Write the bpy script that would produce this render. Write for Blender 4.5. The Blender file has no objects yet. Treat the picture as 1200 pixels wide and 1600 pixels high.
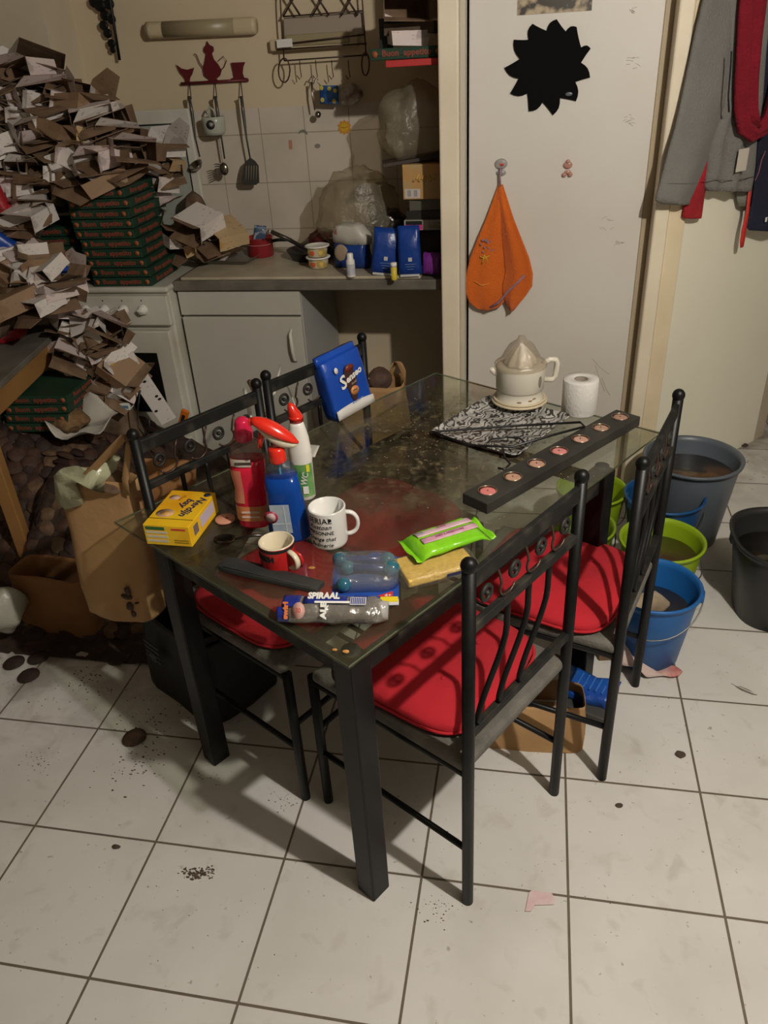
import bpy, math, random
from math import sin, cos, pi, radians as RD
from mathutils import Vector as V3, Matrix, noise
SC = bpy.context.scene
COL = SC.collection
RN = random.Random(7)

# ------------------------------------------------------------- camera
F = 1213.277                       # focal length in pixels of the 1200x1600 photograph
CAM = V3((0.52674, -1.08956, 1.64500))
R0 = V3((0.98267392, 0.17770425, -0.05266079))      # right
R1 = V3((0.04674396, -0.5125609, -0.85737759))      # down
R2 = V3((-0.1793515, 0.84006102, -0.51198683))      # forward
cam_data = bpy.data.cameras.new('camera')
cam = bpy.data.objects.new('camera', cam_data); COL.objects.link(cam)
cam_data.sensor_fit = 'VERTICAL'; cam_data.sensor_height = 36.0; cam_data.lens = 36.0*F/1600.0
cam_data.clip_start = 0.02
cam.matrix_world = Matrix(((R0.x, -R1.x, -R2.x, CAM.x), (R0.y, -R1.y, -R2.y, CAM.y), (R0.z, -R1.z, -R2.z, CAM.z), (0, 0, 0, 1)))
SC.camera = cam
# ------------------------------------------------------------- world, lamp, exposure
SC.view_settings.view_transform = 'Standard'; SC.view_settings.look = 'None'
SC.view_settings.gamma = 1.0; SC.view_settings.use_curve_mapping = False
SC.view_settings.exposure = 0.66
wd = bpy.data.worlds.new('world'); SC.world = wd; wd.use_nodes = True
wd.node_tree.nodes['Background'].inputs[0].default_value = (1.0, 0.85, 0.65, 1)
wd.node_tree.nodes['Background'].inputs[1].default_value = 0.004
LAMP = V3((1.32, -0.52, 2.30))
ld = bpy.data.lights.new('ceiling_bulb', 'POINT'); ld.energy = 92; ld.color = (1.0, 0.935, 0.85); ld.shadow_soft_size = 0.028
lo = bpy.data.objects.new('ceiling_bulb', ld); COL.objects.link(lo); lo.location = LAMP

def ray(u, v):
    return R0*((u-600)/F) + R1*((v-800)/F) + R2
def at_z(u, v, z=0.0):
    d = ray(u, v); return CAM + d*((z-CAM.z)/d.z)
def at_y(u, v, y):
    d = ray(u, v); return CAM + d*((y-CAM.y)/d.y)
def at_x(u, v, x):
    d = ray(u, v); return CAM + d*((x-CAM.x)/d.x)
def at_p(u, v, n, c):
    d = ray(u, v); n = V3(n); return CAM + d*((c-n.dot(CAM))/n.dot(d))

# ------------------------------------------------------------- materials
MC = {}
def M(name, col=(.5,.5,.5), rough=.6, metal=0.0, var=0.0, scale=8.0, dark=None, bump=0.0, bscale=40.0, trans=0.0,
      alpha=1.0, coat=0.0, sheen=0.0, spec=0.5, ior=1.45, emis=None, thr=None):
    """procedural principled material; colour may vary by object-space noise towards `dark`"""
    if name in MC: return MC[name]
    m = bpy.data.materials.new(name); m.use_nodes = True; nt = m.node_tree; n = nt.nodes; L = nt.links
    b = n['Principled BSDF']
    b.inputs['Base Color'].default_value = (*col, 1); b.inputs['Roughness'].default_value = rough
    b.inputs['Metallic'].default_value = metal; b.inputs['Alpha'].default_value = alpha
    b.inputs['Transmission Weight'].default_value = trans; b.inputs['Coat Weight'].default_value = coat
    b.inputs['Sheen Weight'].default_value = sheen; b.inputs['Specular IOR Level'].default_value = spec; b.inputs['IOR'].default_value = ior
    tc = n.new('ShaderNodeTexCoord')
    if var > 0 or dark:
        nz = n.new('ShaderNodeTexNoise'); nz.inputs['Scale'].default_value = scale; nz.inputs['Detail'].default_value = 5
        L.new(tc.outputs['Object'], nz.inputs['Vector'])
        mr = n.new('ShaderNodeMapRange')
        lo_, hi_ = thr if thr else (.35, .7)
        mr.inputs[1].default_value = lo_; mr.inputs[2].default_value = hi_
        L.new(nz.outputs[0], mr.inputs[0])
        mx = n.new('ShaderNodeMix'); mx.data_type = 'RGBA'
        mx.inputs[6].default_value = (*col, 1)
        d = dark if dark else tuple(c*(1-var) for c in col)
        mx.inputs[7].default_value = (*d, 1)
        L.new(mr.outputs[0], mx.inputs[0]); L.new(mx.outputs[2], b.inputs['Base Color'])
    if bump > 0:
        nb = n.new('ShaderNodeTexNoise'); nb.inputs['Scale'].default_value = bscale; nb.inputs['Detail'].default_value = 4
        L.new(tc.outputs['Object'], nb.inputs['Vector'])
        bp = n.new('ShaderNodeBump'); bp.inputs['Strength'].default_value = bump; bp.inputs['Distance'].default_value = 0.01
        L.new(nb.outputs[0], bp.inputs['Height']); L.new(bp.outputs[0], b.inputs['Normal'])
    MC[name] = m
    return m

def nodes_of(m):
    return m.node_tree, m.node_tree.nodes, m.node_tree.links
def math_node(nt, op, a, b=None, c=None):
    q = nt.nodes.new('ShaderNodeMath'); q.operation = op
    for i, x in enumerate((a, b, c)):
        if x is None: continue
        if isinstance(x, (int, float)): q.inputs[i].default_value = x
        else: nt.links.new(x, q.inputs[i])
    return q.outputs[0]
def mixc(nt, f, a, b):
    q = nt.nodes.new('ShaderNodeMix'); q.data_type = 'RGBA'
    for i, x in ((0, f), (6, a), (7, b)):
        if isinstance(x, (int, float)): q.inputs[i].default_value = x
        elif isinstance(x, tuple): q.inputs[i].default_value = (*x, 1)
        else: nt.links.new(x, q.inputs[i])
    return q.outputs[2]
def noise_fac(nt, vec, scale, lo_, hi_, detail=5, dist=0.0):
    q = nt.nodes.new('ShaderNodeTexNoise'); q.inputs['Scale'].default_value = scale; q.inputs['Detail'].default_value = detail
    q.inputs['Distortion'].default_value = dist
    nt.links.new(vec, q.inputs['Vector'])
    r = nt.nodes.new('ShaderNodeMapRange'); r.inputs[1].default_value = lo_; r.inputs[2].default_value = hi_
    nt.links.new(q.outputs[0], r.inputs[0]); return r.outputs[0]
def grid_lines(nt, co, period, width, off=0.0):
    """1 on the joint, 0 in the tile"""
    a = math_node(nt, 'ADD', co, 1000*period+off)
    a = math_node(nt, 'MODULO', a, period)
    a = math_node(nt, 'SUBTRACT', a, period/2); a = math_node(nt, 'ABSOLUTE', a)
    a = math_node(nt, 'GREATER_THAN', a, period/2-width/2)
    return a

def floor_mat():
    m = M('floor_tiles', (.6,.6,.6), .35); nt, n, L = nodes_of(m); b = n['Principled BSDF']
    tc = n.new('ShaderNodeTexCoord'); sp = n.new('ShaderNodeSeparateXYZ'); L.new(tc.outputs['Object'], sp.inputs[0])
    wob = noise_fac(nt, tc.outputs['Object'], 30, 0.0, 1.0)
    gx = grid_lines(nt, sp.outputs[0], .33, .0058); gy = grid_lines(nt, sp.outputs[1], .33, .0058)
    g = math_node(nt, 'MAXIMUM', gx, gy)
    big = noise_fac(nt, tc.outputs['Object'], 3.0, .42, .72, 8, .3)
    mid = noise_fac(nt, tc.outputs['Object'], 14.0, .58, .78, 8, .6)
    fine = noise_fac(nt, tc.outputs['Object'], 48.0, .68, .73, 6)
    c = mixc(nt, big, (.62,.60,.565), (.53,.51,.47))
    c = mixc(nt, math_node(nt, 'MULTIPLY', mid, .30), c, (.24,.19,.13))
    c = mixc(nt, math_node(nt, 'MULTIPLY', fine, .55), c, (.12,.09,.06))
    # the dirty corner by the heap on the left of the kitchen
    dx = math_node(nt, 'SUBTRACT', -0.25, sp.outputs[0]); dy = math_node(nt, 'ADD', sp.outputs[1], -.15)
    near = math_node(nt, 'MULTIPLY', math_node(nt, 'MULTIPLY', math_node(nt, 'MAXIMUM', math_node(nt, 'ADD', dx, .1), 0.0), 1.0), math_node(nt, 'MULTIPLY', math_node(nt, 'MAXIMUM', dy, 0.0), 1.8))
    q = n.new('ShaderNodeClamp'); L.new(near, q.inputs[0])
    dirt = math_node(nt, 'MULTIPLY', q.outputs[0], noise_fac(nt, tc.outputs['Object'], 9.0, .42, .62, 8, .5))
    c = mixc(nt, dirt, c, (.10,.06,.035))
    dx2 = math_node(nt, 'MULTIPLY', math_node(nt, 'SUBTRACT', sp.outputs[1], 1.7), 1.2)
    q2 = n.new('ShaderNodeClamp'); L.new(dx2, q2.inputs[0])
    d2 = math_node(nt, 'MULTIPLY', q2.outputs[0], noise_fac(nt, tc.outputs['Object'], 7.0, .4, .65, 8, .5))
    c = mixc(nt, d2, c, (.20,.16,.12))
    gc = mixc(nt, wob, (.17,.14,.10), (.09,.07,.05))
    c = mixc(nt, g, c, gc)
    L.new(c, b.inputs['Base Color'])
    bp = n.new('ShaderNodeBump'); bp.inputs['Strength'].default_value = .5; bp.inputs['Distance'].default_value = .002
    L.new(math_node(nt, 'SUBTRACT', 1.0, g), bp.inputs['Height']); L.new(bp.outputs[0], b.inputs['Normal'])
    r = math_node(nt, 'ADD', .42, math_node(nt, 'MULTIPLY', big, .25)); L.new(r, b.inputs['Roughness'])
    return m

def wall_tile_mat():
    """plaster above the splashback, white 19 cm tiles below z = 1.457"""
    m = M('kitchen_wall', (.6,.6,.6), .5); nt, n, L = nodes_of(m); b = n['Principled BSDF']
    tc = n.new('ShaderNodeTexCoord'); sp = n.new('ShaderNodeSeparateXYZ'); L.new(tc.outputs['Object'], sp.inputs[0])
    gx = grid_lines(nt, sp.outputs[0], .192, .0035, .552+.096); gy = grid_lines(nt, sp.outputs[2], .192, .0035, -1.457+.096)
    below = math_node(nt, 'LESS_THAN', sp.outputs[2], 1.459); high = math_node(nt, 'GREATER_THAN', sp.outputs[2], .89)
    tile = math_node(nt, 'MULTIPLY', below, high)
    g = math_node(nt, 'MULTIPLY', math_node(nt, 'MAXIMUM', gx, gy), tile)
    pl = mixc(nt, noise_fac(nt, tc.outputs['Object'], 2.5, .35, .7), (.64,.53,.365), (.58,.48,.33))
    tl = mixc(nt, noise_fac(nt, tc.outputs['Object'], 5, .4, .7), (.62,.55,.46), (.54,.48,.39))
    c = mixc(nt, tile, pl, tl); c = mixc(nt, g, c, (.33,.27,.20))
    L.new(c, b.inputs['Base Color'])
    L.new(math_node(nt, 'SUBTRACT', .7, math_node(nt, 'MULTIPLY', tile, .4)), b.inputs['Roughness'])
    return m

def glass_mat():
    """dusty, greasy table glass: clear glass under patches of dried brown dirt"""
    m = bpy.data.materials.new('dusty_table_glass'); m.use_nodes = True; nt = m.node_tree; n = nt.nodes; L = nt.links
    for x in list(n): n.remove(x)
    out = n.new('ShaderNodeOutputMaterial'); tc = n.new('ShaderNodeTexCoord')
    tr = n.new('ShaderNodeBsdfTransparent'); tr.inputs[0].default_value = (.90,.93,.88,1)
    gl = n.new('ShaderNodeBsdfGlossy'); gl.inputs['Roughness'].default_value = .08; gl.inputs[0].default_value = (.8,.8,.8,1)
    fr = n.new('ShaderNodeLayerWeight'); fr.inputs[0].default_value = .5
    fk = math_node(nt, 'ADD', .03, math_node(nt, 'MULTIPLY', .55, math_node(nt, 'POWER', fr.outputs['Facing'], 4.0)))
    mx = n.new('ShaderNodeMixShader'); L.new(fk, mx.inputs[0]); L.new(tr.outputs[0], mx.inputs[1]); L.new(gl.outputs[0], mx.inputs[2])
    df = n.new('ShaderNodeBsdfDiffuse'); 
    sp = n.new('ShaderNodeSeparateXYZ'); L.new(tc.outputs['Object'], sp.inputs[0])
    a = noise_fac(nt, tc.outputs['Object'], 5.0, .36, .66, 8, .8)
    f = noise_fac(nt, tc.outputs['Object'], 45.0, .50, .70, 6, .4)
    # the dried spill lies across the middle of the top (table co-ordinates, metres)
    du = math_node(nt, 'DIVIDE', math_node(nt, 'SUBTRACT', sp.outputs[0], .45), .40)
    dv = math_node(nt, 'DIVIDE', math_node(nt, 'SUBTRACT', sp.outputs[1], .78), .42)
    rr = math_node(nt, 'ADD', math_node(nt, 'MULTIPLY', du, du), math_node(nt, 'MULTIPLY', dv, dv))
    spill = math_node(nt, 'MULTIPLY', math_node(nt, 'SUBTRACT', 1.0, rr), .95); q = n.new('ShaderNodeClamp'); L.new(spill, q.inputs[0])
    base = math_node(nt, 'ADD', .03, math_node(nt, 'MULTIPLY', a, .12))
    grime = math_node(nt, 'MULTIPLY', q.outputs[0], math_node(nt, 'ADD', math_node(nt, 'MULTIPLY', f, .60), math_node(nt, 'MULTIPLY', a, .50)))
    L.new(mixc(nt, q.outputs[0], (.19,.16,.10), mixc(nt, f, (.05,.038,.024), (.17,.13,.07))), df.inputs[0])
    fac = math_node(nt, 'ADD', base, grime); c2 = n.new('ShaderNodeClamp'); L.new(fac, c2.inputs[0])
    m2 = n.new('ShaderNodeMixShader'); L.new(c2.outputs[0], m2.inputs[0]); L.new(mx.outputs[0], m2.inputs[1]); L.new(df.outputs[0], m2.inputs[2])
    L.new(m2.outputs[0], out.inputs[0]); return m

def film_mat(name, col, clear=.6, rough=.15, gl_fac=.12):
    """thin plastic film: part clear, part coloured, with a sharp sheen"""
    m = bpy.data.materials.new(name); m.use_nodes = True; nt = m.node_tree; n = nt.nodes; L = nt.links
    for x in list(n): n.remove(x)
    out = n.new('ShaderNodeOutputMaterial'); tr = n.new('ShaderNodeBsdfTransparent'); tr.inputs[0].default_value = (*[min(1, .5+c*.6) for c in col], 1)
    df = n.new('ShaderNodeBsdfDiffuse'); df.inputs[0].default_value = (*col, 1)
    gl = n.new('ShaderNodeBsdfGlossy'); gl.inputs['Roughness'].default_value = rough
    m1 = n.new('ShaderNodeMixShader'); m1.inputs[0].default_value = clear; L.new(df.outputs[0], m1.inputs[1]); L.new(tr.outputs[0], m1.inputs[2])
    m2 = n.new('ShaderNodeMixShader'); m2.inputs[0].default_value = gl_fac; L.new(m1.outputs[0], m2.inputs[1]); L.new(gl.outputs[0], m2.inputs[2])
    tc = n.new('ShaderNodeTexCoord'); nb = n.new('ShaderNodeTexNoise'); nb.inputs['Scale'].default_value = 25; nb.inputs['Detail'].default_value = 6
    L.new(tc.outputs['Object'], nb.inputs['Vector']); bp = n.new('ShaderNodeBump'); bp.inputs['Strength'].default_value = .9; bp.inputs['Distance'].default_value = .02
    L.new(nb.outputs[0], bp.inputs['Height']); L.new(bp.outputs[0], gl.inputs['Normal'])
    L.new(m2.outputs[0], out.inputs[0]); return m

def print_mat(name, paper, ink, ink2, density=.5):
    """printed carton: pale stock with small lines of print and a patch of colour"""
    m = M(name, paper, .55); nt, n, L = nodes_of(m); b = n['Principled BSDF']
    tc = n.new('ShaderNodeTexCoord'); mp = n.new('ShaderNodeMapping'); mp.inputs['Scale'].default_value = (60, 60, 170)
    L.new(tc.outputs['Object'], mp.inputs[0])
    a = noise_fac(nt, mp.outputs[0], 1.0, .60, .64, 2)
    blk = noise_fac(nt, tc.outputs['Object'], 14, .52, .56, 1)
    big = noise_fac(nt, tc.outputs['Object'], 9, .63, .66, 1)
    c = mixc(nt, math_node(nt, 'MULTIPLY', a, math_node(nt, 'MULTIPLY', blk, density)), paper, ink)
    c = mixc(nt, math_node(nt, 'MULTIPLY', big, .7), c, ink2)
    L.new(c, b.inputs['Base Color']); return m

# ------------------------------------------------------------- mesh building
class G:
    def __init__(s): s.v = []; s.f = []; s.m = []; s.sm = []
    def add(s, vs, fs, mat=0, smooth=True):
        k = len(s.v); s.v += [V3(p) for p in vs]
        for f in fs: s.f.append([i+k for i in f]); s.m.append(mat); s.sm.append(smooth)
        return s
    def box(s, c, d, rz=0.0, mat=0, rot=None):
        x, y, z = d[0]/2, d[1]/2, d[2]/2
        P = [V3((a*x, b*y, e*z)) for e in (-1, 1) for a, b in ((-1,-1),(1,-1),(1,1),(-1,1))]
        Rm = rot if rot else Matrix.Rotation(rz, 3, 'Z')
        P = [Rm @ p + V3(c) for p in P]
        return s.add(P, [(3,2,1,0),(4,5,6,7),(0,1,5,4),(1,2,6,5),(2,3,7,6),(3,0,4,7)], mat, False)
    def loft(s, rings, cap=(True, True), mat=0, smooth=True, closed=True):
        n = len(rings[0]); vs = [p for r in rings for p in r]; fs = []
        for i in range(len(rings)-1):
            for j in range(n if closed else n-1):
                a = i*n+j; b = i*n+(j+1) % n; fs.append((a, b, b+n, a+n))
        if cap[0]: fs.append(tuple(range(n-1, -1, -1)))
        if cap[1]: fs.append(tuple(range((len(rings)-1)*n, len(rings)*n)))
        return s.add(vs, fs, mat, smooth)
    def tube(s, pts, r, n=8, mat=0, cap=True, closed=False):
        pts = [V3(p) for p in pts]; rings = []; N = len(pts)
        up = V3((0,0,1))
        for i, p in enumerate(pts):
            a = pts[(i-1) % N] if (i or closed) else p; b = pts[(i+1) % N] if (i < N-1 or closed) else p
            t = (b-a).normalized()
            if i == 0:
                up = V3((0,0,1)) if abs(t.z) < .9 else V3((1,0,0))
            x = t.cross(up).normalized(); y = x.cross(t).normalized(); up = y
            rr = r[i] if isinstance(r, (list, tuple)) else r
            rings.append([p + x*cos(2*pi*k/n)*rr + y*sin(2*pi*k/n)*rr for k in range(n)])
        if closed: rings.append(rings[0]); return s.loft(rings, (False, False), mat)
        return s.loft(rings, (cap, cap), mat)
    def lathe(s, prof, n=24, c=(0,0,0), mat=0, cap=(False, False), sx=1, sy=1):
        c = V3(c)
        return s.loft([[c+V3((r*cos(2*pi*k/n)*sx, r*sin(2*pi*k/n)*sy, z)) for k in range(n)] for r, z in prof], cap, mat)
    def prism(s, out, z0, z1, mat=0, smooth=False):
        n = len(out); vs = [(x, y, z0) for x, y in out]+[(x, y, z1) for x, y in out]
        fs = [tuple(range(n-1, -1, -1)), tuple(range(n, 2*n))]+[(i, (i+1) % n, (i+1) % n+n, i+n) for i in range(n)]
        return s.add(vs, fs, mat, smooth)
    def sheet(s, fn, nu, nv, mat=0, smooth=True):
        vs = [fn(i/nu, j/nv) for j in range(nv+1) for i in range(nu+1)]
        fs = [(j*(nu+1)+i, j*(nu+1)+i+1, (j+1)*(nu+1)+i+1, (j+1)*(nu+1)+i) for j in range(nv) for i in range(nu)]
        return s.add(vs, fs, mat, smooth)
    def ball(s, c, r, sc=(1,1,1), n=14, m=9, mat=0):
        c = V3(c); rings = []
        for j in range(m+1):
            t = -pi/2+pi*j/m; q = max(cos(t), .02)
            rings.append([c+V3((r*q*cos(2*pi*k/n)*sc[0], r*q*sin(2*pi*k/n)*sc[1], r*sin(t)*sc[2])) for k in range(n)])
        return s.loft(rings, (True, True), mat)
    def xf(s, mtx): s.v = [mtx @ p for p in s.v]; return s
    def jig(s, amp, scale=20, seed=0):
        o = V3((seed*3.1, seed*1.7, seed*.9))
        s.v = [p + noise.noise_vector(p*scale+o)*amp for p in s.v]; return s
    def build(s, name, mats, parent=None, bevel=0, solid=0, off=0, sub=0, moff=0, seg=2):
        me = bpy.data.meshes.new(name); me.from_pydata([tuple(p) for p in s.v], [], s.f)
        for x in (mats if isinstance(mats, (list, tuple)) else [mats]): me.materials.append(x)
        for p, mi, sm in zip(me.polygons, s.m, s.sm): p.material_index = mi; p.use_smooth = sm
        me.update()
        o = bpy.data.objects.new(name, me); COL.objects.link(o)
        if parent: o.parent = parent
        if solid:
            q = o.modifiers.new('solid', 'SOLIDIFY'); q.thickness = solid; q.offset = off; q.material_offset = moff; q.material_offset_rim = moff
        if sub: q = o.modifiers.new('sub', 'SUBSURF'); q.levels = sub; q.render_levels = sub
        if bevel:
            q = o.modifiers.new('bev', 'BEVEL'); q.width = bevel; q.segments = seg; q.limit_method = 'ANGLE'; q.harden_normals = False
        return o

def ring(c, w, d, n=20, e=2.0, ph=0.0, rip=0.0, rn=0):
    c, w, d = V3(c), V3(w), V3(d); out = []
    for k in range(n):
        t = 2*pi*k/n+ph; a, b = cos(t), sin(t)
        x = math.copysign(abs(a)**(2/e), a); y = math.copysign(abs(b)**(2/e), b)
        m = 1+rip*sin(rn*t) if rip else 1
        out.append(c+w*x*m+d*y*m)
    return out
def tag(o, label, cat, group=None, kind=None):
    o['label'] = label; o['category'] = cat
    if group: o['group'] = group
    if kind: o['kind'] = kind
    return o
def thing(name, label, cat, loc=(0,0,0), rz=0.0, group=None):
    o = bpy.data.objects.new(name, None); COL.objects.link(o); o.empty_display_size = .05
    o.location = loc; o.rotation_euler = (0, 0, rz); return tag(o, label, cat, group)
def struct(o): o['kind'] = 'structure'; return o
def dup(o, parent=None):
    c = o.copy(); COL.objects.link(c)
    if parent: c.parent = parent
    for ch in list(o.children): dup(ch, c)
    return c
def place(o, loc, rot=(0,0,0)):
    o.location = loc; o.rotation_euler = rot; return o
_T = {}
def textmesh(s, size, extr=.0003, shear=0.0, bold=0.0):
    key = (s, round(size, 5), shear, bold)
    if key in _T: return _T[key]
    cu = bpy.data.curves.new('t', 'FONT'); cu.body = s; cu.size = size; cu.extrude = extr; cu.shear = shear; cu.offset = bold
    cu.align_x = 'CENTER'; cu.align_y = 'CENTER'; cu.resolution_u = 2
    ob = bpy.data.objects.new('t', cu); COL.objects.link(ob); bpy.context.view_layer.update()
    me = bpy.data.meshes.new_from_object(ob.evaluated_get(bpy.context.evaluated_depsgraph_get()))
    vs = [v.co.copy() for v in me.vertices]; fs = [tuple(p.vertices) for p in me.polygons]
    bpy.data.objects.remove(ob); bpy.data.curves.remove(cu); bpy.data.meshes.remove(me)
    _T[key] = (vs, fs); return _T[key]
def lettering(s, size, mat, parent, mtx=None, wrap=None, shear=0.0, bold=0.0, name='lettering', extr=.0003, sx=1.0):
    """flat letters; local x along the line, y up, z out of the surface. wrap=(radius) bends them round a z-axis"""
    vs, fs = textmesh(s, size, extr, shear, bold); g = G()
    P = [V3((p.x*sx, p.y, p.z)) for p in vs]
    if wrap:
        P = [V3((sin(p.x/wrap)*(wrap+p.z+.0004), -cos(p.x/wrap)*(wrap+p.z+.0004), p.y)) for p in P]
    g.add(P, fs, 0, False)
    if mtx: g.xf(mtx)
    return g.build(name, mat, parent)
def face(origin, xdir, ydir):
    """matrix placing a flat drawing with x along xdir, y along ydir"""
    x = V3(xdir).normalized(); y = V3(ydir).normalized(); z = x.cross(y); o = V3(origin)
    return Matrix(((x.x, y.x, z.x, o.x), (x.y, y.y, z.y, o.y), (x.z, y.z, z.z, o.z), (0,0,0,1)))
def patch(name, w, h, mat, parent, mtx, t=.0006, r=0.0):
    g = G(); g.box((0,0,t/2), (w,h,t)); g.xf(mtx); return g.build(name, mat, parent)
def disc(name, r, mat, parent, mtx, t=.0006, n=24, sx=1, sy=1):
    g = G(); g.lathe([(r,0),(r,t)], n, cap=(True, True), sx=sx, sy=sy); g.xf(mtx); return g.build(name, mat, parent)

# common materials
blackm = M('black_painted_metal', (.006,.006,.006), .42, .0, var=.4, scale=30, spec=.3)
dustm = M('dusty_black_metal', (.009,.009,.008), .6, var=.2, scale=20, dark=(.045,.04,.03), thr=(.5,.75), spec=.3)
seatm = M('dusty_seat_fabric', (.15,.14,.12), .95, dark=(.075,.07,.06), scale=14, bump=.3, bscale=150)
redm = M('red_cushion_cloth', (.47,.012,.022), .9, dark=(.35,.010,.018), scale=6, bump=.35, bscale=24)
whitem = M('white_plastic', (.74,.72,.66), .35)
enamel = M('white_enamel', (.66,.65,.58), .35, dark=(.50,.47,.38), scale=4)
kraft = M('kraft_paper', (.42,.25,.11), .8, dark=(.33,.19,.08), scale=7, bump=.35, bscale=18)
kraftd = M('carton_inside', (.23,.145,.085), .85, dark=(.13,.08,.045), scale=12)
inkb = M('black_ink', (.008,.008,.008), .6)
inkr = M('red_ink', (.55,.03,.03), .6)
inkw = M('white_ink', (.75,.74,.70), .5)
inko = M('orange_ink', (.62,.16,.04), .6)
steel = M('worn_steel', (.42,.39,.34), .3, 1.0, var=.3, scale=20)
creamtrim = M('cream_painted_wood', (.78,.69,.53), .5, dark=(.70,.61,.46), scale=5, bump=.1, bscale=40)
# ------------------------------------------------------------- the room
doorm = M('white_door_paint', (.66,.63,.575), .45, dark=(.61,.56,.49), scale=2, bump=.04, bscale=60)
wallm = M('hall_wall_lit', (.90,.875,.72), .3, dark=(.86,.835,.675), scale=2, spec=.8)  # extra hall light is put into this pale wall colour
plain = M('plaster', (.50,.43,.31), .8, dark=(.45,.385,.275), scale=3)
dimw = M('dimmed_plaster', (.22,.19,.15), .9)  # unseen walls, colour darkened to cut bounce light in the shadows
def slab(name, lo_, hi_, m, bevel=0):
    g = G(); c = [(a+b)/2 for a, b in zip(lo_, hi_)]; d = [b-a for a, b in zip(lo_, hi_)]
    g.box(c, d); return struct(g.build(name, m, bevel=bevel))
slab('floor', (-2.1,-2.6,-.06), (3.1,4.3,0), floor_mat())
slab('ceiling', (-2.1,-2.6,2.5), (3.1,4.3,2.56), M('ceiling_paint', (.25,.23,.19), .9))  # unseen ceiling, colour kept dark to lessen bounce light
slab('wall_back', (-2.1,2.4,0), (.26,2.46,2.5), wall_tile_mat())
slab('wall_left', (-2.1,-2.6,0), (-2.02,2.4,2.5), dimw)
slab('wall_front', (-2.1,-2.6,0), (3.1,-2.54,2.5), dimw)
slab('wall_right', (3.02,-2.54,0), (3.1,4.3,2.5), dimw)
slab('wall_far', (1.0,4.2,0), (3.02,4.3,2.5), plain)
slab('wall_chimney', (-2.02,2.17,0), (-1.39,2.4,2.5), M('duct_paint', (.64,.56,.42), .38, dark=(.58,.50,.37), scale=3))
slab('wall_niche', (.205,1.80,0), (.262,2.4,2.5), plain)
slab('wall_door_head', (.262,1.80,2.1), (.90,2.0,2.5), doorm)
# pillar facing between the niche and the door
slab('trim_1', (.186,1.745,0), (.252,1.80,2.5), creamtrim, .006)
slab('trim_2', (.252,1.772,0), (.270,1.84,2.5), M('pale_trim', (.50,.46,.38), .5), .003)
slab('trim_3', (.876,1.86,0), (.905,1.95,2.5), M('shaded_jamb', (.42,.34,.22), .6), .002)  # shade on the jamb return is put into its brown colour
slab('trim_4', (.905,1.775,0), (.952,1.95,2.5), creamtrim, .006)
# angled wall with the coats, from the door frame to the hall corner
P0, P1 = V3((1.005,1.842,0)), V3((1.545,2.397,0))
ad = (P1-P0).normalized(); an = V3((ad.y,-ad.x,0))
g = G(); q = [(P0.x,P0.y),(P1.x,P1.y),(P1.x-.02,P1.y+.12),(P0.x-.12,P0.y+.1)]
g.prism(q, 0, 2.5); struct(g.build('wall_angled', wallm))
g = G(); a = V3((.955,1.790,0)); b_ = P0+ad*.005
g.prism([(a.x,a.y),(b_.x+an.x*.012,b_.y+an.y*.012),(b_.x-an.x*.02,b_.y-an.y*.02),(a.x-.02,a.y+.06)], 0, 2.5)
struct(g.build('trim_5', M('yellowed_trim', (.80,.68,.47), .5, dark=(.72,.60,.40), scale=6), bevel=.004))
g = G(); g.prism([(1.545,2.40),(1.60,2.46),(1.60,4.2),(1.5,4.2),(1.5,2.5)], 0, 2.5); struct(g.build('wall_hall', plain))
# door leaf, recessed, with scuffs of its own
g = G(); g.box((.575,1.875,1.05), (.600,.04,2.09)); d = struct(g.build('door_1', doorm, bevel=.003))
scm = M('scuff_mark', (.30,.275,.24), .7)
g = G(); RN.seed(3)
for (u, v, n_, sp_) in ((985,100,7,26),(975,185,8,20),(945,350,6,22),(965,380,7,12),(870,140,3,30),(985,17,6,9)):
    for k in range(n_):
        a = at_y(u+RN.uniform(-sp_,sp_)*.5, v+RN.uniform(-sp_,sp_)*.4, 1.8545)
        if a.x > .868 or a.x < .28: continue
        L_ = RN.uniform(.006,.022); an_ = RN.uniform(-.7,.5)
        b2 = a+V3((cos(an_)*L_, 0, sin(an_)*L_))
        if b2.x > .872: continue
        g.tube([a, (a+b2)/2+V3((0,0,.001)), b2], .0005, 4)
for (u, v, u2, v2) in ((925,560,952,585),(930,570,945,612),(940,590,953,618)):
    g.tube([at_y(u,v,1.8545), at_y((u+u2)/2,(v+v2)/2+3,1.8545), at_y(u2,v2,1.8545)], .0006, 4)
g.build('scuff', scm, d)['kind'] = 'stuff'

# ------------------------------------------------------------- table
FT = V3((.235,-.098,0)); TU = V3((-.843,.538,0)).normalized(); TV = V3((.515,.857,0)); TV = (TV-TU*TV.dot(TU)).normalized()
def tb(u, v, z=.72): return FT+TU*u+TV*v+V3((0,0,z))
TZ = .72
tab = thing('dining_table', 'rectangular dining table with dusty clear glass top on square black metal legs', 'table', (FT.x, FT.y, 0), 0)
tab.matrix_world = Matrix(((TU.x, TV.x, 0, FT.x), (TU.y, TV.y, 0, FT.y), (0,0,-1,0), (0,0,0,1)))
tab.matrix_world = Matrix(((TV.x, -TU.x, 0, FT.x), (TV.y, -TU.y, 0, FT.y), (0,0,1,0), (0,0,0,1)))
# local table axes: x = along the long side, y = -TU ; helper keeps (u, v) notation
def tl(u, v, z): return V3((v, -u, z))
g = G(); g.box((.5975,-.395,.716), (1.195,.79,.008)); gm = glass_mat()
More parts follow.
